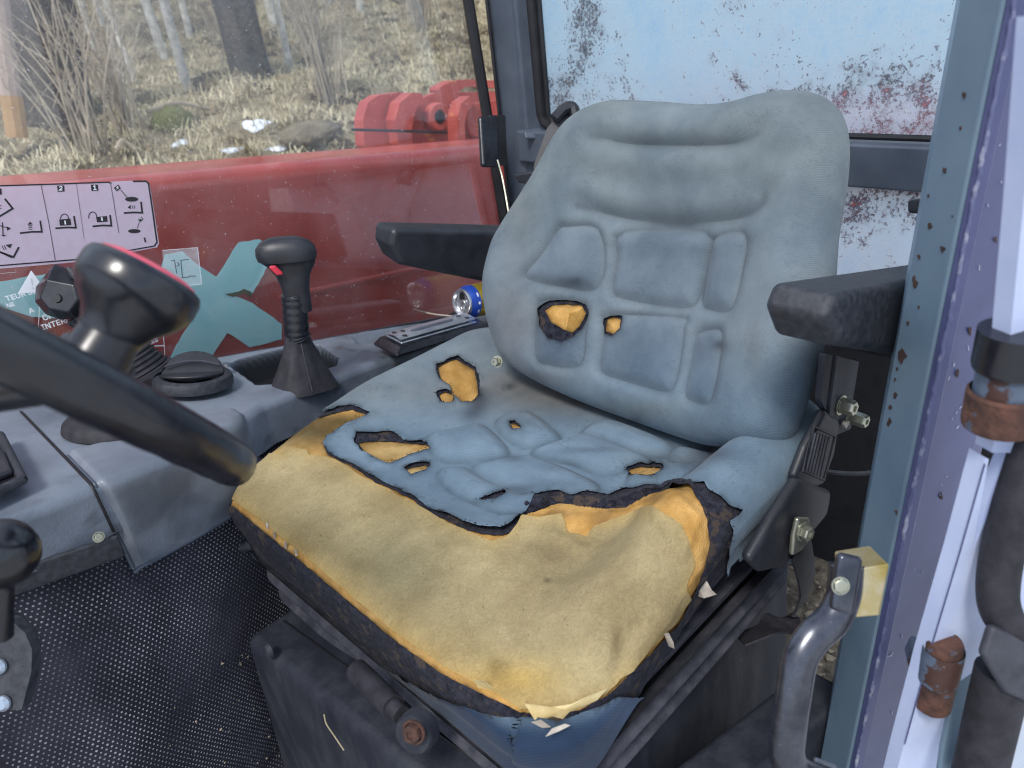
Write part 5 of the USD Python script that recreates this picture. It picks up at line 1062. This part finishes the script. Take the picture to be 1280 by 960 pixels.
# frayed threads along the torn edges
tips = []
eg = np.flatnonzero((np.abs(v_cov) < 1.6) & (rho.ravel() < 1.02) & see); g = np.random.default_rng(3)
for i in g.choice(eg, 600):
    p = w3[i] + front[i] * (off_c[i] + 0.0002); d_ = g.normal(0, 1, 3); d_ -= front[i] * (d_ @ front[i]); d_ = d_ / np.linalg.norm(d_) + front[i] * 0.35
    l_ = 0.001 + 0.003 * g.random() ** 2; tips.append(tube([p, p + d_ * l_ * .6, p + d_ * l_ + g.normal(0, .0006, 3)], [0.00035, 0.0003, 0.0001], 3, cap=False))
part(seat, 'frayed_threads', cat(*tips), 'lining_cloth', False, kind='stuff')

# ---- backrest
bu = np.array([0.17, 0, 0.335]); bu /= np.linalg.norm(bu); bn = np.array([-bu[2], 0, bu[0]]); by = np.array([0, 1.0, 0])
B0 = np.array([0.612, 0.55, 0.55])
BPLANE = (bn, float(bn @ (B0 - bn * 0.018)))
OUT = [(605, 345), (613, 310), (626, 283), (645, 248), (668, 210), (690, 175), (708, 152), (727, 137), (750, 128), (775, 125), (830, 128), (885, 130), (930, 125), (968, 116), (1000, 113), (1025, 117), (1045, 128), (1057, 145), (1064, 170), (1067, 210), (1066, 270), (1060, 340), (1048, 410), (1032, 475), (1016, 525), (1006, 548), (993, 560), (970, 562), (930, 560), (888, 557), (845, 545), (780, 521), (710, 495), (660, 474), (634, 456), (620, 430), (610, 400), (604, 370)]
def to_b(p): q = np.asarray(p) - B0; return np.stack([q @ by, q @ bu], -1)
def pb(pts, plane=None): return np.array([to_b(at(a, b, plane=plane or BPLANE)) for a, b in pts])
ob = smooth_poly(pb(OUT), 6)
cb_ = (ob.max(0) + ob.min(0)) / 2
oa, orr = polar(ob, cb_); EXB = 1.22
OUTS = smooth_poly([(a + 12 * (a > 1000), b) for a, b in OUT], 6); PC = np.array([835.0, 345.0])
ta, tr_ = polar(OUTS, PC)
for it in range(9):
    NB = 420 if it == 8 else 140
    rho, th, R0 = square_map(oa, orr, NB, EXB); ri = np.minimum(rho, 1)
    U = cb_[0] + ri * R0 * np.cos(th); T = cb_[1] + ri * R0 * np.sin(th)
    ins = (1 - ri) * R0; re = 0.042
    h = 0.040 - 0.042 * (1 - np.sqrt(np.maximum(1 - (np.clip(re - ins, 0, re) / re) ** 2, 0)))
    hw = (ob[:, 0].max() - ob[:, 0].min()) / 2; vu = (U - cb_[0]) / hw
    h += 0.020 * sstep(0.45, 0.85, np.abs(vu)) * sstep(0.30, 0.18, T) - 0.018 * np.exp(-(vu / 0.45) ** 2) * sstep(.34, .2, T) - 0.0
    FPL = (bn, float(bn @ (B0 + bn * 0.004)))
    UT = np.stack([U.ravel(), T.ravel()], 1)
    def pc(pts): return [(588 + u / 2.022, 100 + v / 2.022) for u, v in pts]
    PADS = [([(335, 62), (700, 55), (748, 135), (690, 160), (600, 168), (450, 164), (345, 148), (305, 100)], .010, .006), ([(325, 182), (390, 196), (500, 212), (640, 218), (735, 205), (772, 240), (748, 300), (690, 348), (550, 354), (420, 345), (295, 322), (262, 295), (285, 230)], .013, .007),
            ([(388, 388), (600, 394), (592, 480), (577, 556), (550, 574), (450, 562), (378, 548), (358, 528), (368, 460)], .009, .0045), ([(630, 408), (712, 402), (710, 480), (690, 566), (665, 588), (617, 580), (601, 563), (612, 480)], .0085, .0045), ([(255, 375), (322, 380), (333, 460), (320, 515), (296, 530), (240, 522), (172, 508), (158, 492), (195, 440), (230, 385)], .009, .0045),
            ([(195, 562), (290, 570), (286, 650), (279, 708), (256, 724), (202, 716), (175, 698), (178, 600)], .008, .004), ([(350, 598), (535, 606), (545, 630), (534, 720), (519, 772), (495, 786), (400, 762), (338, 742), (328, 718), (338, 640)], .009, .0045), ([(598, 643), (640, 638), (656, 656), (649, 740), (638, 797), (622, 818), (582, 811), (559, 793), (573, 720), (583, 660)], .008, .004)]
    padh = np.zeros(len(UT)); padin = np.zeros(len(UT)); padrim = np.zeros(len(UT))
    for k, (pg, dep, wd) in list(enumerate(PADS))[2:]:
        q = polydist(UT, smooth_poly(pb(pc(pg), FPL), 4))
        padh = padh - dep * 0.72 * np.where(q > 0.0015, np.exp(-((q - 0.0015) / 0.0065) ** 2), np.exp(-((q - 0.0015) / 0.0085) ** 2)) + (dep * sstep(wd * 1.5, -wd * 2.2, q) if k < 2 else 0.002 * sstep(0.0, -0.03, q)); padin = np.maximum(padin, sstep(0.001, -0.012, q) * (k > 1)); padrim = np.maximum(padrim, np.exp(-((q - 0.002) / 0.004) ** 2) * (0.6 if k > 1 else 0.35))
    for ln, dep, wd in [([(330, 150), (390, 164), (450, 170), (600, 174), (690, 168), (745, 150)], .0065, .0085), ([(285, 320), (345, 338), (420, 352), (550, 362), (690, 356), (752, 330), (770, 300)], .0085, .010)]:
        sp_ln = spline(pb(pc(ln), FPL), 5); q = linedist(UT, sp_ln); aend = np.minimum(np.hypot(*(UT - sp_ln[0]).T), np.hypot(*(UT - sp_ln[-1]).T))
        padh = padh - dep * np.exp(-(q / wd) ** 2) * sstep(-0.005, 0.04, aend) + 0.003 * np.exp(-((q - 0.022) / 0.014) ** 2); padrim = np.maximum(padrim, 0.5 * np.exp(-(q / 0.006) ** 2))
    h = h + padh.reshape(h.shape) * sstep(1, .88, rho)
    h += 0.003 * (meshkit.fbm(np.stack([U, T, 0 * U], -1) * 9, 3, 61) - .5)
    skb = np.clip((rho - 1) / (EXB - 1), 0, 1)
    baseb = B0 + bn * (-0.020) + U[..., None] * by + T[..., None] * bu + (h - 0.062 * skb)[..., None] * bn
    if it == 8: break
    q = pix(baseb.reshape(-1, 3)) - PC; qa = np.arctan2(q[:, 1], q[:, 0]); qr = np.hypot(*q.T)
    bins = ((qa + np.pi) / (2 * np.pi) * 90).astype(int) % 90; ext = np.zeros(90); np.maximum.at(ext, bins, qr)
    mid_a = (np.arange(90) + .5) / 90 * 2 * np.pi - np.pi
    ratio = np.interp(mid_a, ta, tr_, period=2 * np.pi) / (ext + 2.5)
    kern = np.exp(-0.5 * (np.arange(-14, 15) / 4.5) ** 2); kern /= kern.sum()
    ratio = np.clip(1 + 0.7 * (sum(k * np.roll(ratio, j - 14) for j, k in enumerate(kern)) - 1), 0.94, 1.03)
    d_ = pix(B0 + bn * 0.0 + (cb_[0] + orr * np.cos(oa))[:, None] * by + (cb_[1] + orr * np.sin(oa))[:, None] * bu) - PC
    orr = orr * np.interp(np.arctan2(d_[:, 1], d_[:, 0]), mid_a, ratio, period=2 * np.pi)
ctrb = B0 + cb_[0] * by + cb_[1] * bu
inw_ = baseb - ctrb; inw_ -= (inw_ @ bn)[..., None] * bn
baseb = baseb - inw_ * (0.12 * skb ** 1.4)[..., None]
nb_ = normals(baseb); nb_ *= np.sign((nb_[NB // 2, NB // 2] @ bn))
PXB = pix(baseb.reshape(-1, 3)); wb = baseb.reshape(-1, 3)
J1 = [(682, 388), (690, 382), (710, 381), (728, 383), (733, 392), (725, 408), (716, 416), (705, 412), (690, 403)]
J1c = [(676, 386), (690, 378), (714, 377), (733, 379), (738, 392), (730, 408), (718, 422), (704, 427), (688, 423), (679, 408)]
J2 = [(760, 400), (768, 396), (777, 400), (776, 411), (768, 418), (758, 414)]
jb1 = 5 * (meshkit.fbm(wb * 120, 3, 71) - .5) + 4 * (meshkit.fbm(wb * 35, 2, 72) - .5)
facing = ((CAM - wb) * nb_.reshape(-1, 3)).sum(1) > 0
dcb = np.where(facing, np.minimum(polydist(PXB, J1c), polydist(PXB, J2) - 3) + .5 * jb1, 99); dlb = np.where(facing, np.minimum(polydist(PXB, J1), polydist(PXB, J2)) + .4 * jb1, 99)
cb2 = blot(PXB, [(640, 410, 28, 60, (.86, .72, .68), .8), (715, 352, 26, 9, DARK, .55), (722, 350, 8, 4, DARK, .5), (902, 432, 10, 7, DARK, .75), (895, 435, 25, 16, DARK, .3), (945, 440, 12, 40, (.7, .62, .56), .5), (835, 430, 60, 40, (.82, .86, .92), .5), (860, 180, 120, 10, (.7, .7, .72), .5), (700, 440, 30, 20, (.7, .72, .78), .6), (800, 510, 90, 14, (.95, .85, .74), .7), (690, 470, 40, 14, (.92, .8, .72), .6), (795, 525, 10, 8, DARK, .7), (890, 320, 50, 60, (.95, .95, .95), .5), (750, 425, 90, 30, (.85, .88, .92), .4), (735, 130, 60, 14, (1.0, .95, .86), .8), (650, 260, 20, 60, (1.0, .93, .84), .8), (1010, 130, 50, 14, (.95, .93, .88), .8)])
cb2 *= 1 + (np.array([0.98, 0.97, 0.92]) - 1) * sstep(330, 200, PXB[:, 1])[:, None]
cb2 *= 1 + (np.array([0.84, 0.97, 1.08]) - 1) * sstep(400, 540, PXB[:, 1])[:, None]
cb2 *= (0.84 + 0.30 * meshkit.fbm(wb * 16, 4, 73))[:, None]
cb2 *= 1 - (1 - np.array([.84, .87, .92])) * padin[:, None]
cb2 *= (1 - 0.55 * padrim * (0.35 + 0.9 * meshkit.fbm(wb * 26, 3, 79)))[:, None]  # crease shade painted into the backrest grooves and pad rims
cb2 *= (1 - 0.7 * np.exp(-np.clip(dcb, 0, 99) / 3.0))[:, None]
cb2 *= (1 - 0.10 * sstep(.5, .62, meshkit.noise(wb * 400, 74) * meshkit.fbm(wb * 30, 3, 75) * 1.25))[:, None]
def layb(off, v, cd=None): return clipmesh(baseb + nb_ * np.broadcast_to(off, (NB * NB,)).reshape(NB, NB)[..., None], np.asarray(v, float), cd)
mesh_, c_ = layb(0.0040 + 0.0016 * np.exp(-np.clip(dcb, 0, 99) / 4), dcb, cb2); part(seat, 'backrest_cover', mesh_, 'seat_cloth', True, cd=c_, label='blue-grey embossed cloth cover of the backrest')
near_hole = np.abs(PXB[:, 0] - 725) < 75; near_hole &= (np.abs(PXB[:, 1] - 400) < 45) & facing
mesh_, c_ = layb(0.0018, np.where(near_hole, dlb, -9)); part(seat, 'backrest_lining', mesh_, 'lining_cloth', True, label='dark lining round the holes in the backrest')
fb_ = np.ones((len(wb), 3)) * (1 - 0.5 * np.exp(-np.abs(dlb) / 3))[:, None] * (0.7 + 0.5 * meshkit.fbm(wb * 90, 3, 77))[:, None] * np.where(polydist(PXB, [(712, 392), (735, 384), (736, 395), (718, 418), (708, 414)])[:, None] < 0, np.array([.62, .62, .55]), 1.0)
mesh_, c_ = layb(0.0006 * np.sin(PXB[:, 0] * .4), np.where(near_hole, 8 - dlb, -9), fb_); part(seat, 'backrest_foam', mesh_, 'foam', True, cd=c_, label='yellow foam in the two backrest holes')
shp = [B0 + (p[0] * 0.80 + cb_[0] * .20) * by + (p[1] * 0.86 + cb_[1] * .14) * bu for p in ob[::4]]
part(seat, 'back_shell', extr([p - bn * 0.066 for p in shp], -bn * 0.022, 0), 'black_plastic', 30)

# ---- armrests
def armrest(fr, rear, label, mat_):
    a = part(seat, 'armrest', hull(fr + rear, 0.009, 2), mat_, 40, label=label)
    return a
fr = [np.array(p) for p in ((0.530, 0.257, 0.772), (0.530, 0.222, 0.771), (0.536, 0.256, 0.744), (0.536, 0.218, 0.744), (0.524, 0.257, 0.765), (0.524, 0.222, 0.765))]
armrest(fr, [np.array(p) for p in ((0.82, 0.257, 0.697), (0.82, 0.219, 0.697), (0.82, 0.257, 0.612), (0.82, 0.219, 0.612))], 'worn black armrest nearest the door post', 'worn_plastic')
fr = [np.array(p) for p in ((0.566, 0.853, 0.745), (0.566, 0.826, 0.741), (0.570, 0.856, 0.715), (0.570, 0.829, 0.706), (0.562, 0.852, 0.735), (0.562, 0.828, 0.730))]
armrest(fr, [np.array(p) for p in ((0.86, 0.853, 0.660), (0.86, 0.822, 0.655), (0.86, 0.858, 0.575), (0.86, 0.828, 0.562))], 'black armrest beside the side window', 'black_plastic')
# bracket, bolts, recliner and side covers on the near side
YN = 0.252
def side(poly, y, th, mat_, name, label=None, r=0.002): return part(seat, name, extr([at(a, b, y=y) for a, b in poly], (0, th, 0), r), mat_, 35, label=label)
side([(1032, 442), (1074, 452), (1066, 500), (1064, 536), (1040, 546), (1036, 520), (1026, 500)], 0.262, 0.006, 'base_metal', 'armrest_bracket')
side([(1046, 446), (1051, 446), (1040, 532), (1034, 540)], 0.2595, 0.003, 'seal_grey', 'bracket_edge')
part(seat, 'bolt', bolt(at(1050, 506, y=.262), (-0.1, -1, 0.05), 0.0085, 0.016, 1.25), 'zinc'); part(seat, 'bolt', bolt(at(1061, 520, y=.262), (-0.1, -1, 0.0), 0.0075, 0.020, 1.2), 'zinc')
part(seat, 'bolt', bolt(at(622, 452, x=0.592), (-0.9, -0.3, 0.35), 0.0058, 0.010, 1.4), 'zinc', label='small bolt between cushion and backrest on the window side')
side([(1054, 528), (1064, 526), (1058, 536)], 0.256, 0.003, 'clear_scrap', 'bolt_tag')
part(seat, 'recliner_cover', hull([at(a, b, y=YN + .01) for a, b in ((1026, 518), (1042, 530), (1036, 566), (1024, 600), (1000, 608), (992, 592), (1004, 560))] + [at(a, b, y=YN + .045) for a, b in ((1026, 518), (1042, 530), (1024, 600), (995, 600))], 0.005, 2), 'black_plastic', 40, label='black recliner cover with a ribbed grip')
for k in range(6):
    t = k / 5; a = np.array([1008 + 3.6 * k, 588 + 1.5 * k]); b = np.array([1021 + 3.6 * k - 2, 538 + 1.0 * k + 3])
    part(seat, 'grip_rib', tube([at(*a, y=YN + .0045), at(*((a + b) / 2), y=YN + .004), at(*b, y=YN + .0045)], 0.0013, 6), 'seal_grey')
part(seat, 'grip_frame', tube([at(a, b, y=YN + .0045) for a, b in ((1003, 588), (1030, 600), (1044, 545), (1017, 533))], 0.0016, 6, closed=True), 'black_plastic')
part(seat, 'side_cover', hull([at(a, b, y=YN + .006) for a, b in ((992, 604), (1030, 618), (1026, 640), (1004, 662), (976, 700), (948, 706), (936, 694), (962, 650))] + [at(a, b, y=YN + .05) for a, b in ((1000, 610), (1030, 630), (985, 690), (940, 690))], 0.006, 2), 'black_plastic', 40, label='black plastic cover at the pivot below the recliner')
an = at(1000, 662, y=YN - 0.012)
part(seat, 'belt_anchor', hull([at(a, b, y=YN - .006) for a, b in ((996, 650), (1008, 650), (1012, 668), (1000, 684), (990, 690), (992, 668))], 0.003), 'zinc', label='plated belt anchor tongue')
part(seat, 'bolt', bolt(at(1003, 664, y=YN - .011), (-0.2, -1, 0.1), 0.0075, 0.009, 1.35), 'zinc')
def strap(path, w, th, wdir, mat_, name, label=None):
    P = spline(path, 8); V = []
    for i, p in enumerate(P):
        t = P[min(i + 1, len(P) - 1)] - P[max(i - 1, 0)]; t /= np.linalg.norm(t); s_ = np.asarray(wdir) - t * (t @ wdir); s_ /= np.linalg.norm(s_); n_ = np.cross(t, s_)
        V.append([p + s_ * w / 2 + n_ * th, p + s_ * w / 2 - n_ * th, p - s_ * w / 2 - n_ * th, p - s_ * w / 2 + n_ * th, p + s_ * w / 2 + n_ * th])
    part(seat, name, gridmesh(np.array(V))[0], mat_, 30, label=label)
strap([at(998, 676, y=YN), at(1006, 705, y=YN + .005), at(1008, 735, y=YN + .01), at(992, 768, y=YN + .02), at(962, 785, y=YN + .03), at(925, 800, y=YN + .05)], 0.040, 0.0012, np.array([0.9, 0.1, -0.2]), 'rubber', 'seat_belt', 'black seat belt webbing hanging from the anchor')
part(seat, 'adjust_lever', tube([at(300, 684, d=1.0), at(322, 678, d=1.0)], [0.0075, 0.0075], 14), 'seal_grey'); part(seat, 'adjust_lever', tube([at(318, 679, d=1.0), at(360, 690, d=1.02)], 0.0045, 8), 'black_plastic')
# ---- under the cushion
def loft(levels, n=220, c=(0.475, 0.56)):
    """Levels: (z, x0, x1, y0, y1, corner radius)."""
    V = []
    for z, x0, x1, y0, y1, r in levels:
        g = Polygon([(x0, y0), (x1, y0), (x1, y1), (x0, y1)]).buffer(-r).buffer(r, quad_segs=12)
        p = np.array(g.exterior.coords)[:-1]; d = p - [(x0 + x1) / 2, (y0 + y1) / 2]; a = np.arctan2(d[:, 1], d[:, 0]); k = np.argmin(np.abs(a)); p = np.roll(p, -k, 0)
        q = dense(p, n); V.append(np.c_[q, np.full(n, z)])
    V = np.array(V); V = np.concatenate([V, V[:, :1]], 1); return gridmesh(V)[0]
part(seat, 'cushion_pan', loft([(0.450, .266, .70, .300, .822, .06), (0.436, .264, .70, .298, .824, .06), (0.425, .27, .70, .30, .822, .06), (.42, .4, .6, .4, .7, .05)]), 'dusty_rubber', 40, label='dark rim under the cushion')
lev = []
zb = np.linspace(0.425, 0.340, 31)
for k, z in enumerate(zb):
    t = k / 30; o = 0.017 * (0.5 + 0.5 * math.cos(t * 2 * math.pi * 2.5)) - 0.012 * t
    lev.append((z, .258 - o, .70 + o, .302 - o, .805 + o, .055))
part(seat, 'bellows', loft(lev), 'dusty_rubber', True, label='pleated black rubber bellows')
bxp = [(0.205, 0.740, 0.338), (0.222, 0.330, 0.372), (0.70, 0.33, 0.372), (0.70, 0.74, 0.338), (0.20, 0.79, -0.01), (0.20, 0.31, -0.01), (0.70, 0.31, -.01), (0.70, 0.79, -.01)]
part(seat, 'base_box', hull(bxp, 0.014, 2), 'base_metal', 35, label='dark scuffed metal pedestal box')
part(seat, 'box_seam', tube([(0.236, 0.735, 0.3535), (0.252, 0.335, 0.3875)], 0.0014, 5), 'seal')
def fxp(a, b, x=0.205): return at(a, b, x=x)
d0 = 0.80
part(seat, 'damper_rod', cat(tube([at(446, 838, x=0.222), at(492, 884, x=0.216)], 0.0115, 16), tube([at(490, 882, x=0.216), at(502, 894, x=.215)], 0.0085, 12)), 'rubber', label='black damper rod on the edge of the pedestal')
part(seat, 'rod_eye', lathe([(0.006, 0.008), (0.0165, 0.008), (0.0185, 0.005), (0.0185, -0.008)], at(521, 914, x=0.212), (-0.85, -.35, .35), 22), 'base_metal'); part(seat, 'bolt', bolt(at(518, 914, x=.205), (-0.85, -.35, .35), 0.0085, 0.008, 1.3), 'rust', label='rusty bolt through the rod eye')
part(seat, 'box_stud', lathe([(0, .006), (0.008, .005), (0.009, 0)], at(337, 812, x=.196), (-1, 0, 0.1), 16), 'base_metal')
part(seat, 'debris', tube(spline([at(405, 893, x=.19), at(408, 905, x=.188), at(418, 920, x=.187), at(430, 938, x=.186)], 5), 0.0009, 5), 'straw', label='dry stem stuck to the pedestal')

# ================================================================== OPEN DOOR AT THE RIGHT EDGE
P0 = at(1100, 960, d=0.56); P1 = at(1290, 700, d=0.505); P0[2] = 0; hd2 = P1 - P0; hd2[2] = 0; hd2 /= np.linalg.norm(hd2)
nd = np.cross(hd2, [0, 0, 1.0]); nd *= np.sign(nd @ (CAM - P0)); DP = (nd, float(nd @ P0))
door = thing('cab_door', 'open pale blue cab door hinged on the door post at the right edge', 'door', P0)
def dp(pts, o=0.0): return [at(a, b, plane=(nd, DP[1] + o)) for a, b in pts]
def dpanel(pts, name, mat_, o=0.0, th=0.012, label=None): return part(door, name, extr(dp(pts, o), -nd * th, 0.0), mat_, 30, label=label)
dpanel([(1300, 20), (1345, 20), (1330, 566), (1240, 566), (1262, 430), (1280, 250)], 'frame', 'door_paint')
dpanel([(1232, 572), (1236, 574), (1215, 690), (1266, 572), (1310, 568), (1310, 1000), (1112, 1000), (1130, 930), (1160, 820), (1199, 690)], 'frame', 'door_paint', label='lower door frame with a triangular opening')
dpanel([(1272, 800), (1310, 780), (1310, 1000), (1235, 1000)], 'inner_panel', 'door_white', 0.006)
part(door, 'frame_edge', tube(dp([(1231, 580), (1200, 690), (1161, 820), (1131, 930)], 0.001), 0.0005, 6), 'cab_purple')
def dpl(px, py): return float((dp([(px, py)])[0] - CAM) @ _f)
hp_ = 0.515
lo = at(1172, 868, d=hp_); 
def knuckle(px0, px1, r, d, mat_, label, name='hinge'):
    a = at(*px0, d=d); zt = at(*px1, d=d)[2]; hgt = a[2] - zt
    b = np.array([a[0], a[1], zt])
    k = part(door, name, lathe([(0, hgt), (r * .85, hgt), (r, hgt - .002), (r, 0.0)], b, (0, 0, 1), 28), mat_, 35, label=label)
    return k, b, hgt
k, b, hgt = knuckle((1180, 812), (1170, 925), 0.0122, hp_, 'rust', 'lower rusty door hinge')
part(k, 'sleeve', lathe([(0.0130, 0.026), (0.0133, 0.028), (0.0133, 0.054), (0.0130, 0.056)], b, (0, 0, 1), 28), 'rusty_blue', 40)
part(k, 'pin_head', lathe([(0, hgt + .008), (0.0105, hgt + .008), (0.0118, hgt + .005), (0.0118, hgt - .001)], b, (0, 0, 1), 24), 'rust')
part(k, 'weld', hull([at(1142, 800, d=.57), at(1150, 870, d=.56), at(1136, 812, d=.575), at(1160, 880, d=.54), at(1155, 812, d=.56)], 0.003), 'rusty_blue')
k, b, hgt = knuckle((1270, 425), (1270, 560), 0.0165, dpl(1262, 500) - 0.014, 'rusty_blue', 'upper door hinge with flaking paint')
part(k, 'collar', lathe([(0.019, hgt - .018), (0.0198, hgt - .016), (0.0198, hgt + .006), (0, hgt + .007)], b, (0, 0, 1), 28), 'gloss_black')
part(k, 'knuckle', lathe([(0, -.002), (0.019, -.002), (0.0195, 0.0), (0.0195, 0.020), (0.018, 0.022)], b, (0, 0, 1), 28), 'rust')
part(door, 'rubber_seal', tube(spline([at(1306, 500, d=.44), at(1288, 570, d=.45), at(1266, 640, d=.46), at(1251, 700, d=.47), at(1247, 745, d=.475), at(1256, 775, d=.48), at(1275, 790, d=.48)], 8), 0.0125, 16, 0.8), 'rubber', True, label='thick black rubber seal hanging from the door')
part(door, 'strut_bracket', hull([at(a, b, d=.475) for a, b in ((1240, 788), (1290, 808), (1290, 872), (1258, 858), (1232, 815))] + [at(a, b, d=.50) for a, b in ((1240, 800), (1290, 810), (1280, 865))], 0.004), 'seal_grey', label='dark bracket under the rubber seal')
part(door, 'gas_strut', tube([at(1254, 838, d=.49), at(1218, 990, d=.52)], 0.0165, 18), 'rubber', label='black strut below the bracket')
part(door, 'hinge_plate', hull([at(a, b, d=.545) for a, b in ((1206, 815), (1222, 820), (1206, 985), (1174, 975), (1180, 930))], 0.003), 'cab_blue', label='blue-grey plate carrying the strut')
